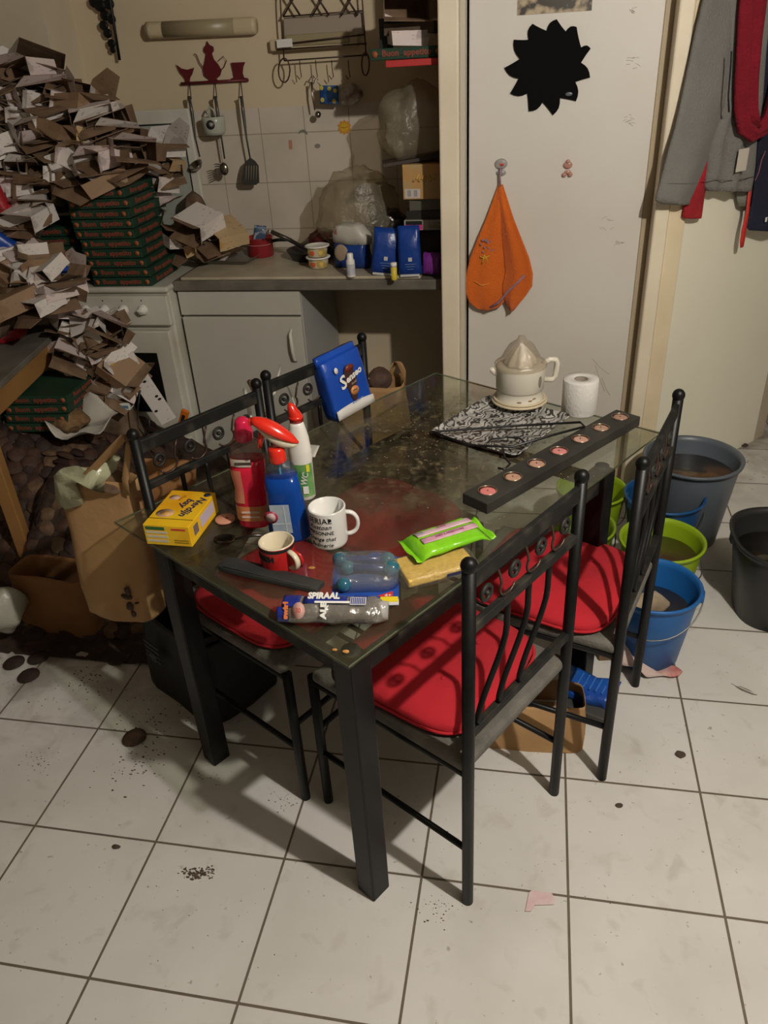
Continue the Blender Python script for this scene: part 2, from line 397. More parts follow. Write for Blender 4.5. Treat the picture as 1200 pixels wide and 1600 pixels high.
# the glass material works in (u, v): swap the axes inside it
nt = gm.node_tree
tcn = [x for x in nt.nodes if x.bl_idname == 'ShaderNodeTexCoord'][0]
spn = [x for x in nt.nodes if x.bl_idname == 'ShaderNodeSeparateXYZ'][0]
mp = nt.nodes.new('ShaderNodeMapping'); mp.inputs['Rotation'].default_value = (0,0,pi/2)
nt.links.new(tcn.outputs['Object'], mp.inputs[0]); nt.links.new(mp.outputs[0], spn.inputs[0])
go = g.build('glass_top', gm, tab, bevel=.002)
eg = G(); eg.tube([tl(.003,.003,.716), tl(.787,.003,.716), tl(.787,1.192,.716), tl(.003,1.192,.716)], .0022, 4, closed=True)
eg.build('glass_edge', M('green_glass_edge', (.11,.14,.09), .25), go)
LU, LV = (.038,.632), (.042,.945)
for u in LU:
    for v in LV:
        g = G(); g.box(tl(u, v, .35), (.052,.052,.70)); g.build('leg', blackm, tab, bevel=.004)
        g = G(); g.lathe([(.018,.70),(.018,.712)], 16, tl(u,v,0), cap=(True,True)); g.build('pad', M('rubber', (.03,.03,.03), .7), tab)
for a, b_ in (((.038,.042),(.632,.042)), ((.038,.945),(.632,.945)), ((.038,.042),(.038,.945)), ((.632,.042),(.632,.945))):
    p, q = tl(*a, .66), tl(*b_, .66); c = (p+q)/2; d_ = q-p
    g = G(); g.box(c, (abs(d_.x)-.05 if abs(d_.x) > .1 else .022, abs(d_.y)-.05 if abs(d_.y) > .1 else .022, .035)); g.build('apron', dustm, tab, bevel=.002)

# ------------------------------------------------------------- chairs
CW, CD = .1875, .435
def make_chair(label):
    t = thing('dining_chair', label, 'chair')
    for s in (-1, 1):
        g = G(); g.tube([(s*CW,0,0),(s*CW,0,.905)], .0125, 12); g.ball((s*CW,0,.912), .0150, (1,1,1.05)); g.build('back_post', blackm, t)
        g = G(); g.tube([(s*CW,CD,0),(s*CW,CD,.425)], .0120, 12); g.build('leg', blackm, t)
        for z in (.18,):
            g = G(); g.tube([(s*CW,0,z),(s*CW,CD,z)], .0075, 8); g.build('stretcher', blackm, t)
        g = G(); g.tube([(s*CW,-.0,.411),(s*CW,CD,.411)], .0095, 8); g.build('seat_rail', blackm, t)
    g = G(); g.tube([(-CW,CD,.26),(CW,CD,.26)], .0075, 8); g.build('stretcher', blackm, t)
    g = G(); g.box((0,0,.878), (.362,.013,.034)); g.build('top_rail', dustm, t, bevel=.003)
    g = G(); g.box((0,0,.775), (.362,.016,.020)); g.build('middle_rail', dustm, t, bevel=.003)
    g = G(); g.box((0,0,.520), (.362,.016,.020)); g.build('bottom_rail', dustm, t, bevel=.003)
    for k, xt in enumerate((-.065,.008,.082)):
        xb = xt-.095; pts = []
        for i in range(13):
            s = i/12; z = .770-.245*s
            w = 0 if s < .25 else (s-.25)/.75
            x = xt+(xb-xt)*(w*w*(3-2*w)) - .012*sin(pi*s)*0
            pts.append((x, 0, z))
        g = G(); g.tube(pts, .0062, 8); g.build('spindle', blackm, t)
    for k in range(4):
        x = -.135+.09*k
        g = G(); g.tube([(.0145*cos(2*pi*i/16),.0145*sin(2*pi*i/16),0) for i in range(16)], .0042, 6, closed=True); g.ball((0,0,0), .006, (1,1,1.2), 8, 6)
        g.xf(Matrix.Translation((x,0,.826)) @ Matrix.Rotation(pi/2, 4, 'X')); g.build('medallion', M('pewter_boss', (.016,.015,.012), .6, .1), t)
    for k in range(3):
        x = -.09+.09*k; pts = []
        for i in range(11):
            a = pi*(.15+1.05*i/10); pts.append((x+.024+.026*cos(a), 0, .806+ -.022*sin(a) ))
        pts = [(x-.012,0,.858),(x-.004,0,.842)]+pts[::-1]
        g = G(); g.tube(pts, .0028, 6); g.build('scroll', M('brown_wire', (.07,.04,.03), .4, .5), t)
    g = G(); g.box((0,.215,.432), (.395,.43,.030)); g.build('seat', seatm, t, bevel=.012, seg=3)
    return t
def chair_mtx(o, p, rz): o.location = p; o.rotation_euler = (0,0,rz)
rzA = math.atan2(.861,.508)
cA = make_chair('black metal chair nearest the camera on the right side of the glass table')
cen = V3((.535,.1185,0)); chair_mtx(cA, cen, math.atan2(.325,.192))
cB = dup(cA); cB['label'] = 'black metal chair set askew beside the plastic buckets'
chair_mtx(cB, V3((.8085,.5225,0)), math.atan2(.357,.115))
def facing_right(u, v):  # on the far long side, back to the stove
    return tb(u, v, 0)
cC = dup(cA); cC['label'] = 'black metal chair whose post carries the brown paper carrier bag'
chair_mtx(cC, facing_right(.785,.282), rzA+pi)
cD = dup(cA); cD['label'] = 'black metal chair behind the blue coffee pack at the kitchen side of the table'
chair_mtx(cD, facing_right(.82,.71), rzA+pi-.02)

def cushion(label, ch, dx=0, dy=0, rz=0.0):
    t = thing('seat_cushion', label, 'cushion', (0,0,0)); 
    S = .185; rings = []
    for z, k in ((0,.90),(.006,.98),(.018,1.0),(.030,.97),(.038,.86)):
        rings.append(ring((0,0,z), (S*k,0,0), (0,S*k,0), 40, 4.5))
    rings.append(ring((0,0,.043), (S*.55,0,0), (0,S*.55,0), 40, 3.5)); rings.append(ring((0,0,.040), (S*.15,0,0), (0,S*.15,0), 40, 2.5))
    g = G(); g.loft(rings); g.jig(.004, 22, 2); g.build('pad', redm, t)
    g = G(); g.tube(ring((0,0,.012), (S*1.01,0,0), (0,S*1.01,0), 40, 4.5), .0035, 6, closed=True); g.build('piping', redm, t)
    for a, b_ in ((-.07,-.07),(.07,.07),(.07,-.07),(-.07,.07)):
        g = G(); g.ball((a,b_,.0425), .006, (1,1,.5), 8, 5); g.build('button', redm, t)
    m = Matrix.Rotation(ch.rotation_euler.z+rz, 4, 'Z')
    p = V3(ch.location)+(m @ V3((dx, .225+dy, .447)).to_4d()).to_3d() if False else V3(ch.location)+(Matrix.Rotation(ch.rotation_euler.z, 3, 'Z') @ V3((dx, .225+dy, .447)))
    t.location = p; t.rotation_euler = (0,0,ch.rotation_euler.z+rz); return t
cushion('red cushion with gathered edge on the chair nearest the camera', cA, 0, .0, .05)
cushion('red cushion on the askew chair beside the buckets', cB, -.01, -.015, -.08)
cushion('red cushion seen through the glass at the left end of the table', cC)
cushion('red cushion under the middle of the glass, behind the white mug', cD)
# ------------------------------------------------------------- kitchen: worktop, base cabinet, cooker
t = thing('worktop', 'grey laminate worktop with a cream sink unit along the kitchen back wall', 'worktop', (-.35,2.1,.90))
g = G(); g.box((0,0,-.02), (1.08,.59,.038)); g.build('slab', M('grey_laminate', (.17,.15,.12), .55, dark=(.10,.088,.07), scale=12), t, bevel=.004)
g = G(); g.box((-.03,-.02,.004), (.96,.52,.012)); g.build('sink_top', M('sink_cream', (.50,.44,.33), .4, dark=(.36,.31,.22), scale=8), t, bevel=.005)
t = thing('base_cabinet', 'cream kitchen base cabinet with a pale curved door handle', 'cabinet', (-.63,1.83,0))
cabm = M('cream_laminate', (.52,.50,.44), .45, dark=(.47,.45,.385), scale=3)
cabw = M('grey_side_panel', (.42,.42,.40), .5)
g = G(); g.box((0,.275,.46), (.505,.53,.79)); g.build('body', cabw, t, bevel=.002)
g = G(); g.box((0,-.002,.808), (.505,.018,.095)); g.build('top_panel', cabm, t, bevel=.003)
g = G(); g.box((0,-.004,.415), (.500,.020,.675)); dd = g.build('door', cabm, t, bevel=.004)
g = G(); g.tube([(.205,-.012,.705),(.203,-.030,.69),(.206,-.036,.65),(.207,-.036,.62),(.208,-.030,.585),(.212,-.012,.57)], [.004,.007,.008,.008,.007,.004], 8); g.build('handle', M('pale_handle', (.62,.60,.52), .4), dd)
g = G(); g.box((0,.03,.05), (.49,.05,.07)); g.build('plinth', cabw, t)
# cooker
t = thing('cooker', 'white free-standing cooker with its glass lid up, carrying the pizza boxes', 'cooker', (-1.16,1.76,0))
g = G(); g.box((0,.29,.44), (.53,.56,.86)); g.build('body', enamel, t, bevel=.006)
g = G(); g.box((0,.285,.880), (.545,.59,.022)); g.build('hob', enamel, t, bevel=.008)
g = G(); g.box((0,-.004,.80), (.53,.03,.118)); cp = g.build('control_panel', enamel, t, bevel=.005)
for k in range(5):
    g = G(); g.lathe([(.021,0),(.021,.004),(.017,.006),(.015,.022),(.012,.026),(.001,.027)], 20, cap=(True,True)); g.box((0,0,.026), (.005,.028,.006))
    g.xf(Matrix.Translation((-.175+.083*k, -.019, .805)) @ Matrix.Rotation(pi/2, 4, 'X') @ Matrix.Rotation(.3*k, 4, 'Z')); g.build('knob', whitem, cp)
    g = G(); g.box((-.175+.083*k,-.0195,.842), (.004,.001,.006)); g.build('mark', inkb, cp)
g = G(); g.box((0,-.008,.50), (.50,.03,.44)); dr = g.build('oven_door', enamel, t, bevel=.006)
g = G(); g.box((0,-.026,.50), (.36,.006,.26)); g.build('window', M('oven_glass', (.006,.006,.006), .15), dr, bevel=.002)
g = G(); g.box((0,-.006,.15), (.50,.025,.20)); g.build('drawer', enamel, t, bevel=.005)
g = G(); g.prism([(-.27,1.475),(.235,1.475),(.235,.90),(-.27,.90)], 0, .02); g.xf(Matrix.Translation((0,.585,0)) @ Matrix.Rotation(pi/2, 4, 'X'))
ld_ = g.build('lid', enamel, t, bevel=.006)
g = G(); g.box((-.015,.561,1.21), (.43,.006,.42)); g.build('glass', M('lid_glass', (.40,.42,.36), .12, var=.15, scale=4), ld_, bevel=.003)
for a, b_ in (((-.23,1.0),(-.23,1.42)), ((-.23,1.42),(.20,1.42)), ((.20,1.42),(.20,1.0))):
    g = G(); g.tube([(a[0],.556,a[1]),(b_[0],.556,b_[1])], .003, 4); g.build('seal', inkb, ld_)

# ------------------------------------------------------------- green pizza boxes
pizm = M('green_pizza_card', (.014,.052,.026), .6, dark=(.009,.034,.018), scale=6)
pizr = M('pizza_red_print', (.26,.05,.03), .6)
pizo = M('pizza_orange_print', (.32,.09,.03), .6)
def make_pizza(w=.245, d=.26, h=.034):
    t = thing('pizza_box', '', 'box')
    g = G(); g.box((0,0,h*.46), (w,d,h*.9)); g.build('tray', pizm, t, bevel=.002)
    g = G(); g.box((0,0,h*.90), (w+.003,d+.003,h*.18)); g.box((0,-d/2-.0015,h*.62), (w*.96,.002,h*.5)); g.build('lid', pizm, t, bevel=.0015)
    lettering('Buon  appetito', .026, pizr, t, face((-.0,-d/2-.0028,h*.55), (1,0,0), (0,0,1)), bold=.0006, sx=1.05)
    lettering('Buon appetito', .026, pizr, t, face((w/2+.0005,-.0,h*.5), (0,1,0), (0,0,1)), bold=.0006, sx=1.1)
    for s in (-1, 1):
        disc('emblem', .0095, pizo, t, face((s*(w/2-.017),-d/2-.0028,h*.52), (1,0,0), (0,0,1)), t=.0005)
    return t
piz = make_pizza()
first = True
def pizza(x, y, z, rz, label, grp):
    global first
    o = piz if first else dup(piz); first = False
    o['label'] = label; o['group'] = grp; o.location = (x,y,z); o.rotation_euler = (0,0,rz); return o
RN.seed(11)
HT = .0365
for k in range(10):
    pos = ('lowest green pizza box, resting on the cooker', 'second green pizza box up from the cooker', 'third green pizza box up from the cooker',
           'fourth green pizza box up from the cooker', 'fifth green pizza box up from the cooker', 'sixth green pizza box up from the cooker',
           'fourth green pizza box from the top of the cooker stack', 'third green pizza box from the top of the cooker stack',
           'second green pizza box from the top of the cooker stack', 'topmost green pizza box of the tall cooker stack')[k]
    pizza(-1.080-.004*k+RN.uniform(-.006,.006), 1.895-.001*k, .8915+HT*k, RN.uniform(-.05,.05)+.01, pos, 'green pizza boxes stacked on the cooker')
for k in range(6):
    pizza(-1.38-.006*k+RN.uniform(-.008,.008), 1.955, .8915+HT*k, RN.uniform(-.08,.08),
          ('lowest','second lowest','third','fourth','fifth','topmost')[k]+' green pizza box of the shorter stack left on the cooker', 'green pizza boxes in the shorter left stack')
for k, (x, y, z, r) in enumerate(((-1.30,1.42,.475,.10),(-1.29,1.42,.512,.05),(-1.285,1.42,.549,.12),(-1.27,1.42,.586,.07))):
    pizza(x, y, z, r, ('lowest','second lowest','second highest','topmost')[k]+' green pizza box under the wooden side table', 'green pizza boxes under the wooden side table')
for k, (x, y, z, r) in enumerate(((-1.57,1.44,.46,-.05),(-1.58,1.44,.497,.05),(-1.575,1.44,.534,-.02))):
    pizza(x, y, z, r, ('lowest','middle','topmost')[k]+' green pizza box far back under the wooden side table', 'green pizza boxes at the left edge under the table')

# ------------------------------------------------------------- wooden side table at the left
t = thing('side_table', 'honey-coloured wooden side table with a grey top buried in packaging', 'table', (-1.36,1.74,0))
wood = M('honey_wood', (.36,.19,.06), .5, dark=(.27,.13,.04), scale=4)
gt = M('grey_tabletop', (.17,.155,.13), .6, dark=(.10,.09,.07), scale=8)
g = G(); c0 = V3((0,0)); 
cr = [(.0,.0),(.16,-.80),(-.36,-.91),(-.55,-.10)]
g.prism(cr[::-1] if False else [(.0,.0),(-.55,-.10),(-.36,-.91),(.16,-.80)], .728, .750); g.build('table_top', gt, t, bevel=.003)
def inset(p, k=.05):
    cx, cy = -.19, -.45; return V3((p[0]+(cx-p[0])*k*2.2, p[1]+(cy-p[1])*k*1.4, 0))
ip = [inset(p) for p in [(.0,.0),(-.55,-.10),(-.36,-.91),(.16,-.80)]]
for p in ip:
    g = G(); g.box((p.x,p.y,.364), (.045,.045,.728), .19); g.build('leg', wood, t, bevel=.003)
for i in range(4):
    a, b_ = ip[i], ip[(i+1) % 4]; c = (a+b_)/2; an_ = math.atan2(b_.y-a.y, b_.x-a.x)
    g = G(); g.box((c.x,c.y,.685), ((b_-a).length-.03,.022,.085), an_); g.build('apron', wood, t, bevel=.002)

# ------------------------------------------------------------- torn food packaging (one of each kind, then copies)
pw = print_mat('print_white', (.68,.63,.585), (.10,.09,.10), (.42,.36,.33))
pp = print_mat('print_pinkish', (.68,.58,.55), (.40,.06,.08), (.35,.30,.28))
pk = print_mat('print_kraft', (.30,.19,.11), (.10,.07,.05), (.22,.13,.07), .4)
pg_ = print_mat('print_green', (.64,.62,.54), (.10,.22,.03), (.22,.34,.05))
po_ = print_mat('print_pizza_photo', (.50,.36,.20), (.42,.12,.03), (.50,.25,.06), .8)
def sheet_profile(pts, L_, wob=.004, seed=0, nl=5):
    g = G()
    def fn(i, j):
        k = i*(len(pts)-1); a = int(min(k, len(pts)-2)); f = k-a
        x = pts[a][0]+(pts[a+1][0]-pts[a][0])*f; z = pts[a][1]+(pts[a+1][1]-pts[a][1])*f
        return V3((x, (j-.5)*L_, z))
    g.sheet(fn, (len(pts)-1)*1, nl, 0, False); g.jig(wob, 16, seed); return g
def make_carton(kind, m_out, seed):
    RR = random.Random(seed)
    if kind == 'sleeve':
        w, h, L_ = .15, .062, .12
        pts = [(-w/2,0),(-w/2+.01,h),(w/2,h*.9),(w/2-.004,.004),(-w/2+.002,.002)]
        g = sheet_profile(pts, L_, .006, seed); n_ = 'food_sleeve'
        # torn flap at the mouth
        g.add([(-w/2,-L_/2,.0),(w/2,-L_/2,.0),(w/2-.01,-L_/2-.05,-.012),(-w/2+.02,-L_/2-.045,-.018)], [(0,1,2,3)], 0, False)
    elif kind == 'tray':
        w, h, L_ = .14, .050, .17; g = G(); n_ = 'food_tray'
        v = [(-w/2,-L_/2,0),(w/2,-L_/2,0),(w/2,L_/2,0),(-w/2,L_/2,0),(-w/2-.01,-L_/2,h),(w/2+.01,-L_/2,h),(w/2+.01,L_/2,h),(-w/2-.01,L_/2,h)]
        g.add(v, [(0,1,2,3)[::-1],(0,1,5,4),(1,2,6,5),(2,3,7,6),(3,0,4,7)], 0, False)
        g.add([(-w/2-.01,L_/2,h),(w/2+.01,L_/2,h),(w/2+.02,L_/2+.02,h+.07),(.01,L_/2+.035,h+.10),(-w/2,L_/2+.03,h+.065)], [(0,1,2,3,4)], 0, False)
        g.add([(w/2+.01,-L_/2,h),(w/2+.01,L_/2,h),(w/2+.055,L_/2-.02,h-.012),(w/2+.045,-L_/2+.03,h-.02)], [(0,1,2,3)], 0, False)
        g.jig(.006, 14, seed)
    elif kind == 'carton':
        w, h, L_ = .15, .062, .14; g = G(); n_ = 'food_carton'
        v = [(-w/2,-L_/2,0),(w/2,-L_/2,0),(w/2,L_/2,0),(-w/2,L_/2,0),(-w/2,-L_/2,h),(w/2,-L_/2,h),(w/2,L_/2,h),(-w/2,L_/2,h)]
        g.add(v, [(0,1,2,3)[::-1],(4,5,6,7),(1,2,6,5),(2,3,7,6),(3,0,4,7)], 0, False)
        g.add([(-w/2,-L_/2,h),(w/2,-L_/2,h),(w/2-.01,-L_/2-.035,h+.012),(-w/2+.02,-L_/2-.04,h+.02)], [(0,1,2,3)], 0, False)
        g.add([(-w/2,-L_/2,0),(w/2,-L_/2,0),(w/2,-L_/2-.045,-.008),(-w/2,-L_/2-.04,-.012)], [(0,1,2,3)], 0, False)
        g.add([(w/2,-L_/2,0),(w/2,-L_/2,h),(w/2+.03,-L_/2-.03,h-.005),(w/2+.025,-L_/2-.025,.005)], [(0,1,2,3)], 0, False)
        g.jig(.007, 13, seed)
    elif kind == 'curl':
        n_ = 'torn_wrapper'; pts = []
        for i in range(9):
            a = pi*(.05+1.05*i/8); pts.append((.055*cos(a)*(1.2-.04*i), .030*sin(a)))
        g = sheet_profile(pts, .15, .010, seed, 6)
    elif kind == 'fold':
        n_ = 'flattened_carton'
        pts = [(-.09,.0),(-.03,.010),(.02,.002),(.07,.014),(.095,.045)]
        g = sheet_profile(pts, .13, .007, seed, 4)
    o = g.build(n_, [m_out, kraftd], None, solid=.0016, off=-1, moff=1)
    return o
KINDS = [('sleeve', pw, 1), ('sleeve', pp, 2), ('tray', pw, 3), ('tray', pp, 4), ('carton', pw, 5), ('carton', pk, 6), ('carton', pp, 7),
         ('curl', pw, 8), ('curl', pk, 9), ('fold', pp, 10), ('fold', pk, 11), ('carton', pg_, 12), ('tray', pk, 13), ('sleeve', po_, 14)]
KW = {'sleeve':'open food sleeve','tray':'torn food tray','carton':'burst food carton','curl':'curled torn wrapper','fold':'flattened carton piece'}
KC = {id(pw):'off-white',id(pp):'pinkish white',id(pk):'brown kraft',id(pg_):'green-labelled',id(po_):'orange-printed'}
KCAT = {'sleeve':'food box','tray':'food tray','carton':'food box','curl':'wrapper','fold':'cardboard'}
_cart = {}
def carton(i, loc, rot, where, grp, s=1.0):
    k, m_, sd = KINDS[i]
    if i not in _cart: o = _cart[i] = make_carton(k, m_, sd)
    else: o = _cart[i].copy(); COL.objects.link(o)
    o.location = loc; o.rotation_euler = rot; o.scale = (s, s, s)
    return tag(o, KC[id(m_)]+' '+KW[k]+' '+where, KCAT[k], grp)

def inpoly(x, y, P):
    c = False; j = len(P)-1
    for i in range(len(P)):
        if (P[i][1] > y) != (P[j][1] > y) and x < (P[j][0]-P[i][0])*(y-P[i][1])/(P[j][1]-P[i][1])+P[i][0]: c = not c
        j = i
    return c
def spread(P, n, dmin, seed):
    R_ = random.Random(seed); xs = [p[0] for p in P]; ys = [p[1] for p in P]; out = []; tries = 0
    while len(out) < n and tries < 20000:
        tries += 1; x = R_.uniform(min(xs), max(xs)); y = R_.uniform(min(ys), max(ys))
        if inpoly(x, y, P) and all((x-a)**2+((y-b)*1.5)**2 > dmin*dmin for a, b in out): out.append((x, y))
    return out
# the compressed cores of the heaps (uncountable crushed card behind the pieces that show)
def core(name, label, rings_, m_, seed, cat='packaging'):
    g = G(); g.loft(rings_); g.jig(.035, 7, seed); g.jig(.014, 22, seed+1)
    o = g.build(name, m_, None, sub=1); tag(o, label, cat, kind='stuff'); return o
crush = M('crushed_card', (.20,.135,.085), .9, dark=(.06,.035,.02), scale=16, bump=.6, bscale=22)
core('packaging_heap', 'crushed card packed solid in the heap above the green pizza boxes',
     [ring((-1.56,2.00,1.12), (.34,0,0), (0,.10,0), 26, 3), ring((-1.43,1.99,1.275), (.32,0,0), (0,.12,0), 26, 3), ring((-1.50,2.0,1.38), (.25,0,0), (0,.10,0), 26, 3),
      ring((-1.58,2.0,1.48), (.17,0,0), (0,.07,0), 26, 3), ring((-1.64,2.0,1.55), (.08,0,0), (0,.04,0), 26, 3)], crush, 5)
core('packaging_heap', 'crushed card packed on the wooden side table',
     [ring((-1.55,1.46,.76), (.15,.02,0), (-.02,.22,0), 26, 3), ring((-1.56,1.50,.90), (.14,0,0), (0,.19,0), 26, 3), ring((-1.60,1.64,1.04), (.11,0,0), (0,.14,0), 26, 3),
      ring((-1.64,1.74,1.16), (.08,0,0), (0,.09,0), 26, 3), ring((-1.66,1.80,1.24), (.04,0,0), (0,.04,0), 26, 3)], crush, 8)
core('packaging_heap', 'crushed card spilling down between the side table and the cooker',
     [ring((-1.20,1.60,.14), (.19,0,0), (0,.10,0), 22, 3), ring((-1.22,1.61,.42), (.15,0,0), (0,.09,0), 22, 3), ring((-1.27,1.65,.66), (.11,0,0), (0,.07,0), 22, 3), ring((-1.30,1.67,.84), (.07,0,0), (0,.05,0), 22, 3)], crush, 9)

def zoneA(u, v):
    if v < 120: return 'at the peak of the high heap'
    if v < 165: return 'high on the heap, ' + ('left half' if u < 75 else 'right shoulder')
    if v < 215: return 'midway up the heap, ' + ('left' if u < 65 else ('centre' if u < 135 else 'right'))
    if v < 250: return 'low in the heap, ' + ('left' if u < 65 else ('centre' if u < 140 else 'beside the lid'))
    return 'just above the pizza boxes, ' + ('far left' if u < 80 else ('centre' if u < 150 else 'right'))
heapA = [(5,128),(30,108),(58,110),(84,155),(128,160),(150,192),(180,205),(200,232),(210,258),(205,282),(180,288),(110,288),(60,300),(20,290),(0,240)]
R_ = random.Random(21)
for i, (u, v) in enumerate(spread(heapA, 70, 25, 4)):
    z_ = at_y(u, v, 1.86).z
    y = 1.80+max(0, (z_-1.28))*.40+R_.uniform(-.02,.05)
    p = at_y(u, v, y)
    k = R_.choice([0,0,1,1,2,3,4,4,6,6,7,9,10,0,12,13 if R_.random() < .3 else 4, 8])
    carton(k, p, (R_.uniform(-.40,.22), R_.uniform(-.30,.34), R_.uniform(-.45,.45)+R_.choice([.55,.75,-.5])),
           zoneA(u, v), 'torn food packaging in the high heap', R_.uniform(.95,1.25))
heapB = [(0,305),(48,300),(70,318),(60,350),(30,370),(62,400),(96,425),(104,455),(85,480),(55,492),(0,470)]
for i, (u, v) in enumerate(spread(heapB, 40, 21, 6)):
    d = (500-v)/200
    p = at_y(u, v, 1.42+.42*min(1, d)+R_.uniform(-.03,.03))
    if p.z < .77: p = at_z(u, v, .775)
    k = R_.choice([0,1,4,4,5,0,6,7,7,9,1,3,2])
    carton(k, p, (R_.uniform(-.4,.5), R_.uniform(-.4,.4), R_.uniform(-1.2,1.0)), 'on the wooden side table, ' + ('beside the blue packet' if v < 385 else ('near the table corner' if u > 60 else 'above the red dish')), 'torn food packaging on the side table', R_.uniform(.8,1.1))
heapC = [(100,492),(118,486),(135,500),(175,530),(188,560),(200,588),(190,620),(170,600),(150,625),(125,600),(108,560)]
for i, (u, v) in enumerate(spread(heapC, 34, 16, 9)):
    f = (v-460)/200
    p = at_y(u, v, 1.60-.08*f+R_.uniform(-.03,.03))
    k = R_.choice([0,5,1,8,7,10,7,4,6,8,3,9])
    carton(k, p, (R_.uniform(-.7,.9), R_.uniform(-.6,.8), R_.uniform(-1.5,1.5)), ('at the top' if v < 520 else ('midway' if v < 570 else 'at the foot')) + ' of the slide before the cooker', 'torn food packaging in front of the cooker', R_.uniform(.7,1.0))
# boxes right of the tall stack, against the lid and on the worktop
heapD = [(228,240),(245,240),(258,255),(262,285),(255,318),(236,310)]
for i, (u, v) in enumerate(spread(heapD, 8, 18, 3)):
    p = at_y(u, v, 2.10+R_.uniform(-.03,.03)); k = R_.choice([0,4,9,6,13,2])
    carton(k, p, (R_.uniform(-.3,.4), R_.uniform(-.3,.5), R_.uniform(-.8,.8)), 'stacked between the pizza boxes and the cooker lid', 'food packaging beside the cooker lid', R_.uniform(.8,1.0))
core('packaging_heap', 'crushed card standing between the pizza boxes and the worktop clutter',
     [ring((-.87,2.22,.905), (.075,0,0), (0,.12,0), 18, 3), ring((-.90,2.22,1.05), (.05,0,0), (0,.09,0), 18, 3), ring((-.93,2.22,1.18), (.03,0,0), (0,.05,0), 18, 3)], crush, 12)
heapE = [(275,350),(300,345),(335,362),(358,378),(350,394),(300,394),(282,388)]
for i, (u, v) in enumerate(spread(heapE, 9, 18, 5)):
    p = at_y(u, v, 2.02+R_.uniform(-.03,.05)); k = [13,9,13,4,1,13,10,2,9,4,6,0][i]
    carton(k, p, (R_.uniform(-.3,.3), R_.uniform(-.3,.4), R_.uniform(-.9,.6)), 'on the left end of the worktop', 'food packaging on the left end of the worktop', R_.uniform(.85,1.1))

# ------------------------------------------------------------- mound of used coffee pads
def padh(x, y):
    H = .50 if x < -1.45 else max(.05, .50-.40*((x+1.45)/.80))
    s = min(1, max(0, (y-.62-(.10 if x < -1.2 else 0))/.60)); s = s*s*(3-2*s)
    e = min(1, max(0, (-.60-x)/.22)); e = e*e*(3-2*e)
    return H*s*e
g = G()
g.sheet(lambda i, j: V3((-2.0+1.45*i, .60+1.15*j, padh(-2.0+1.45*i, .60+1.15*j)+.004+.012*noise.noise(V3((i*22, j*18, 1))))), 56, 44)
mo = g.build('coffee_pad_mound', M('pad_mound', (.055,.030,.018), .8, dark=(.018,.010,.007), scale=25, bump=1.0, bscale=30), None)
tag(mo, 'deep mound of used brown coffee pads filling the floor corner left of the table', 'coffee pads', kind='stuff')
padm = [M('coffee_pad', (.085,.043,.025), .7, dark=(.035,.018,.012), scale=30), M('dark_coffee_pad', (.040,.020,.014), .7, dark=(.02,.010,.008), scale=30),
        M('pale_coffee_pad', (.16,.095,.05), .75, dark=(.07,.04,.022), scale=30)]
pads = []
for m_ in padm:
    g = G(); g.lathe([(.001,-.004),(.020,-.006),(.028,-.001),(.034,-.0005),(.034,.0005),(.028,.001),(.022,.006),(.012,.008),(.001,.0085)], 14); g.jig(.002, 40, 1)
    pads.append(g)
pado = [None]*3
def zoneP(u, v):
    c = 'at the left picture edge' if u < 45 else ('left of the carrier bag' if u < 115 else ('behind the carrier bag' if u < 190 else 'beside the chair back'))
    r = 'below the pizza boxes' if v < 715 else ('level with the blue packet' if v < 790 else ('on the middle slope' if v < 860 else 'near the front edge'))
    return ', ' + r + ', ' + c
def pad(i, p, rot, label, grp, s=1.0):
    if pado[i] is None: o = pado[i] = pads[i].build('coffee_pad', padm[i])
    else: o = pado[i].copy(); COL.objects.link(o)
    o.location = p; o.rotation_euler = rot; o.scale = (s,s,s); return tag(o, label, 'coffee pad', grp)
R_ = random.Random(5); cnt = 0; have = []
while cnt < 290:
    u, v = R_.uniform(-5,250), R_.uniform(640,990)
    # walk the ray down onto the mound
    d = ray(u, v); hit = None
    for s in range(60, 420):
        q = CAM+d*(s*.01)
        if q.z <= padh(q.x, q.y)+.006 and -2.0 < q.x < -.56 and .6 < q.y < 1.74: hit = q; break
        if q.z < 0: break
    if hit is None or padh(hit.x, hit.y) < .01: 
        if R_.random() < .0005: cnt += 1
        continue
    if any((hit-h).length < .032 for h in have[-400:]) : 
        if R_.random() > .004: continue
    have.append(hit); e = .02
    nx = -(padh(hit.x+e, hit.y)-padh(hit.x-e, hit.y))/(2*e); ny = -(padh(hit.x, hit.y+e)-padh(hit.x, hit.y-e))/(2*e)
    N_ = V3((nx+R_.uniform(-.45,.45), ny+R_.uniform(-.45,.45), 1)).normalized()
    rot = N_.to_track_quat('Z', 'Y').to_euler()
    i = R_.choices((0,1,2), (5,5,1.2))[0]
    pad(i, hit+V3((0,0,.006)), rot, ('brown coffee pad on the mound','near-black coffee pad on the mound','tan coffee pad on the mound')[i]+zoneP(u, v), 'coffee pads on the mound', R_.uniform(.9,1.15)); cnt += 1
for k, (u, v, lab) in enumerate(((45,1055,'lone dark coffee pad on the tiles in front of the floor bag'),(22,1035,'coffee pad at the left edge of the floor by the kraft bag'),
                 (60,1027,'coffee pad just behind the lone dark one on the tiles'),(185,1028,'small coffee pad near the black bag'),(210,1152,'pinkish-brown coffee pad on the tiles before the black bag'))):
    pad(0 if k == 4 else 1, at_z(u, v, .007), (0,0,0), lab, None, 1.0)

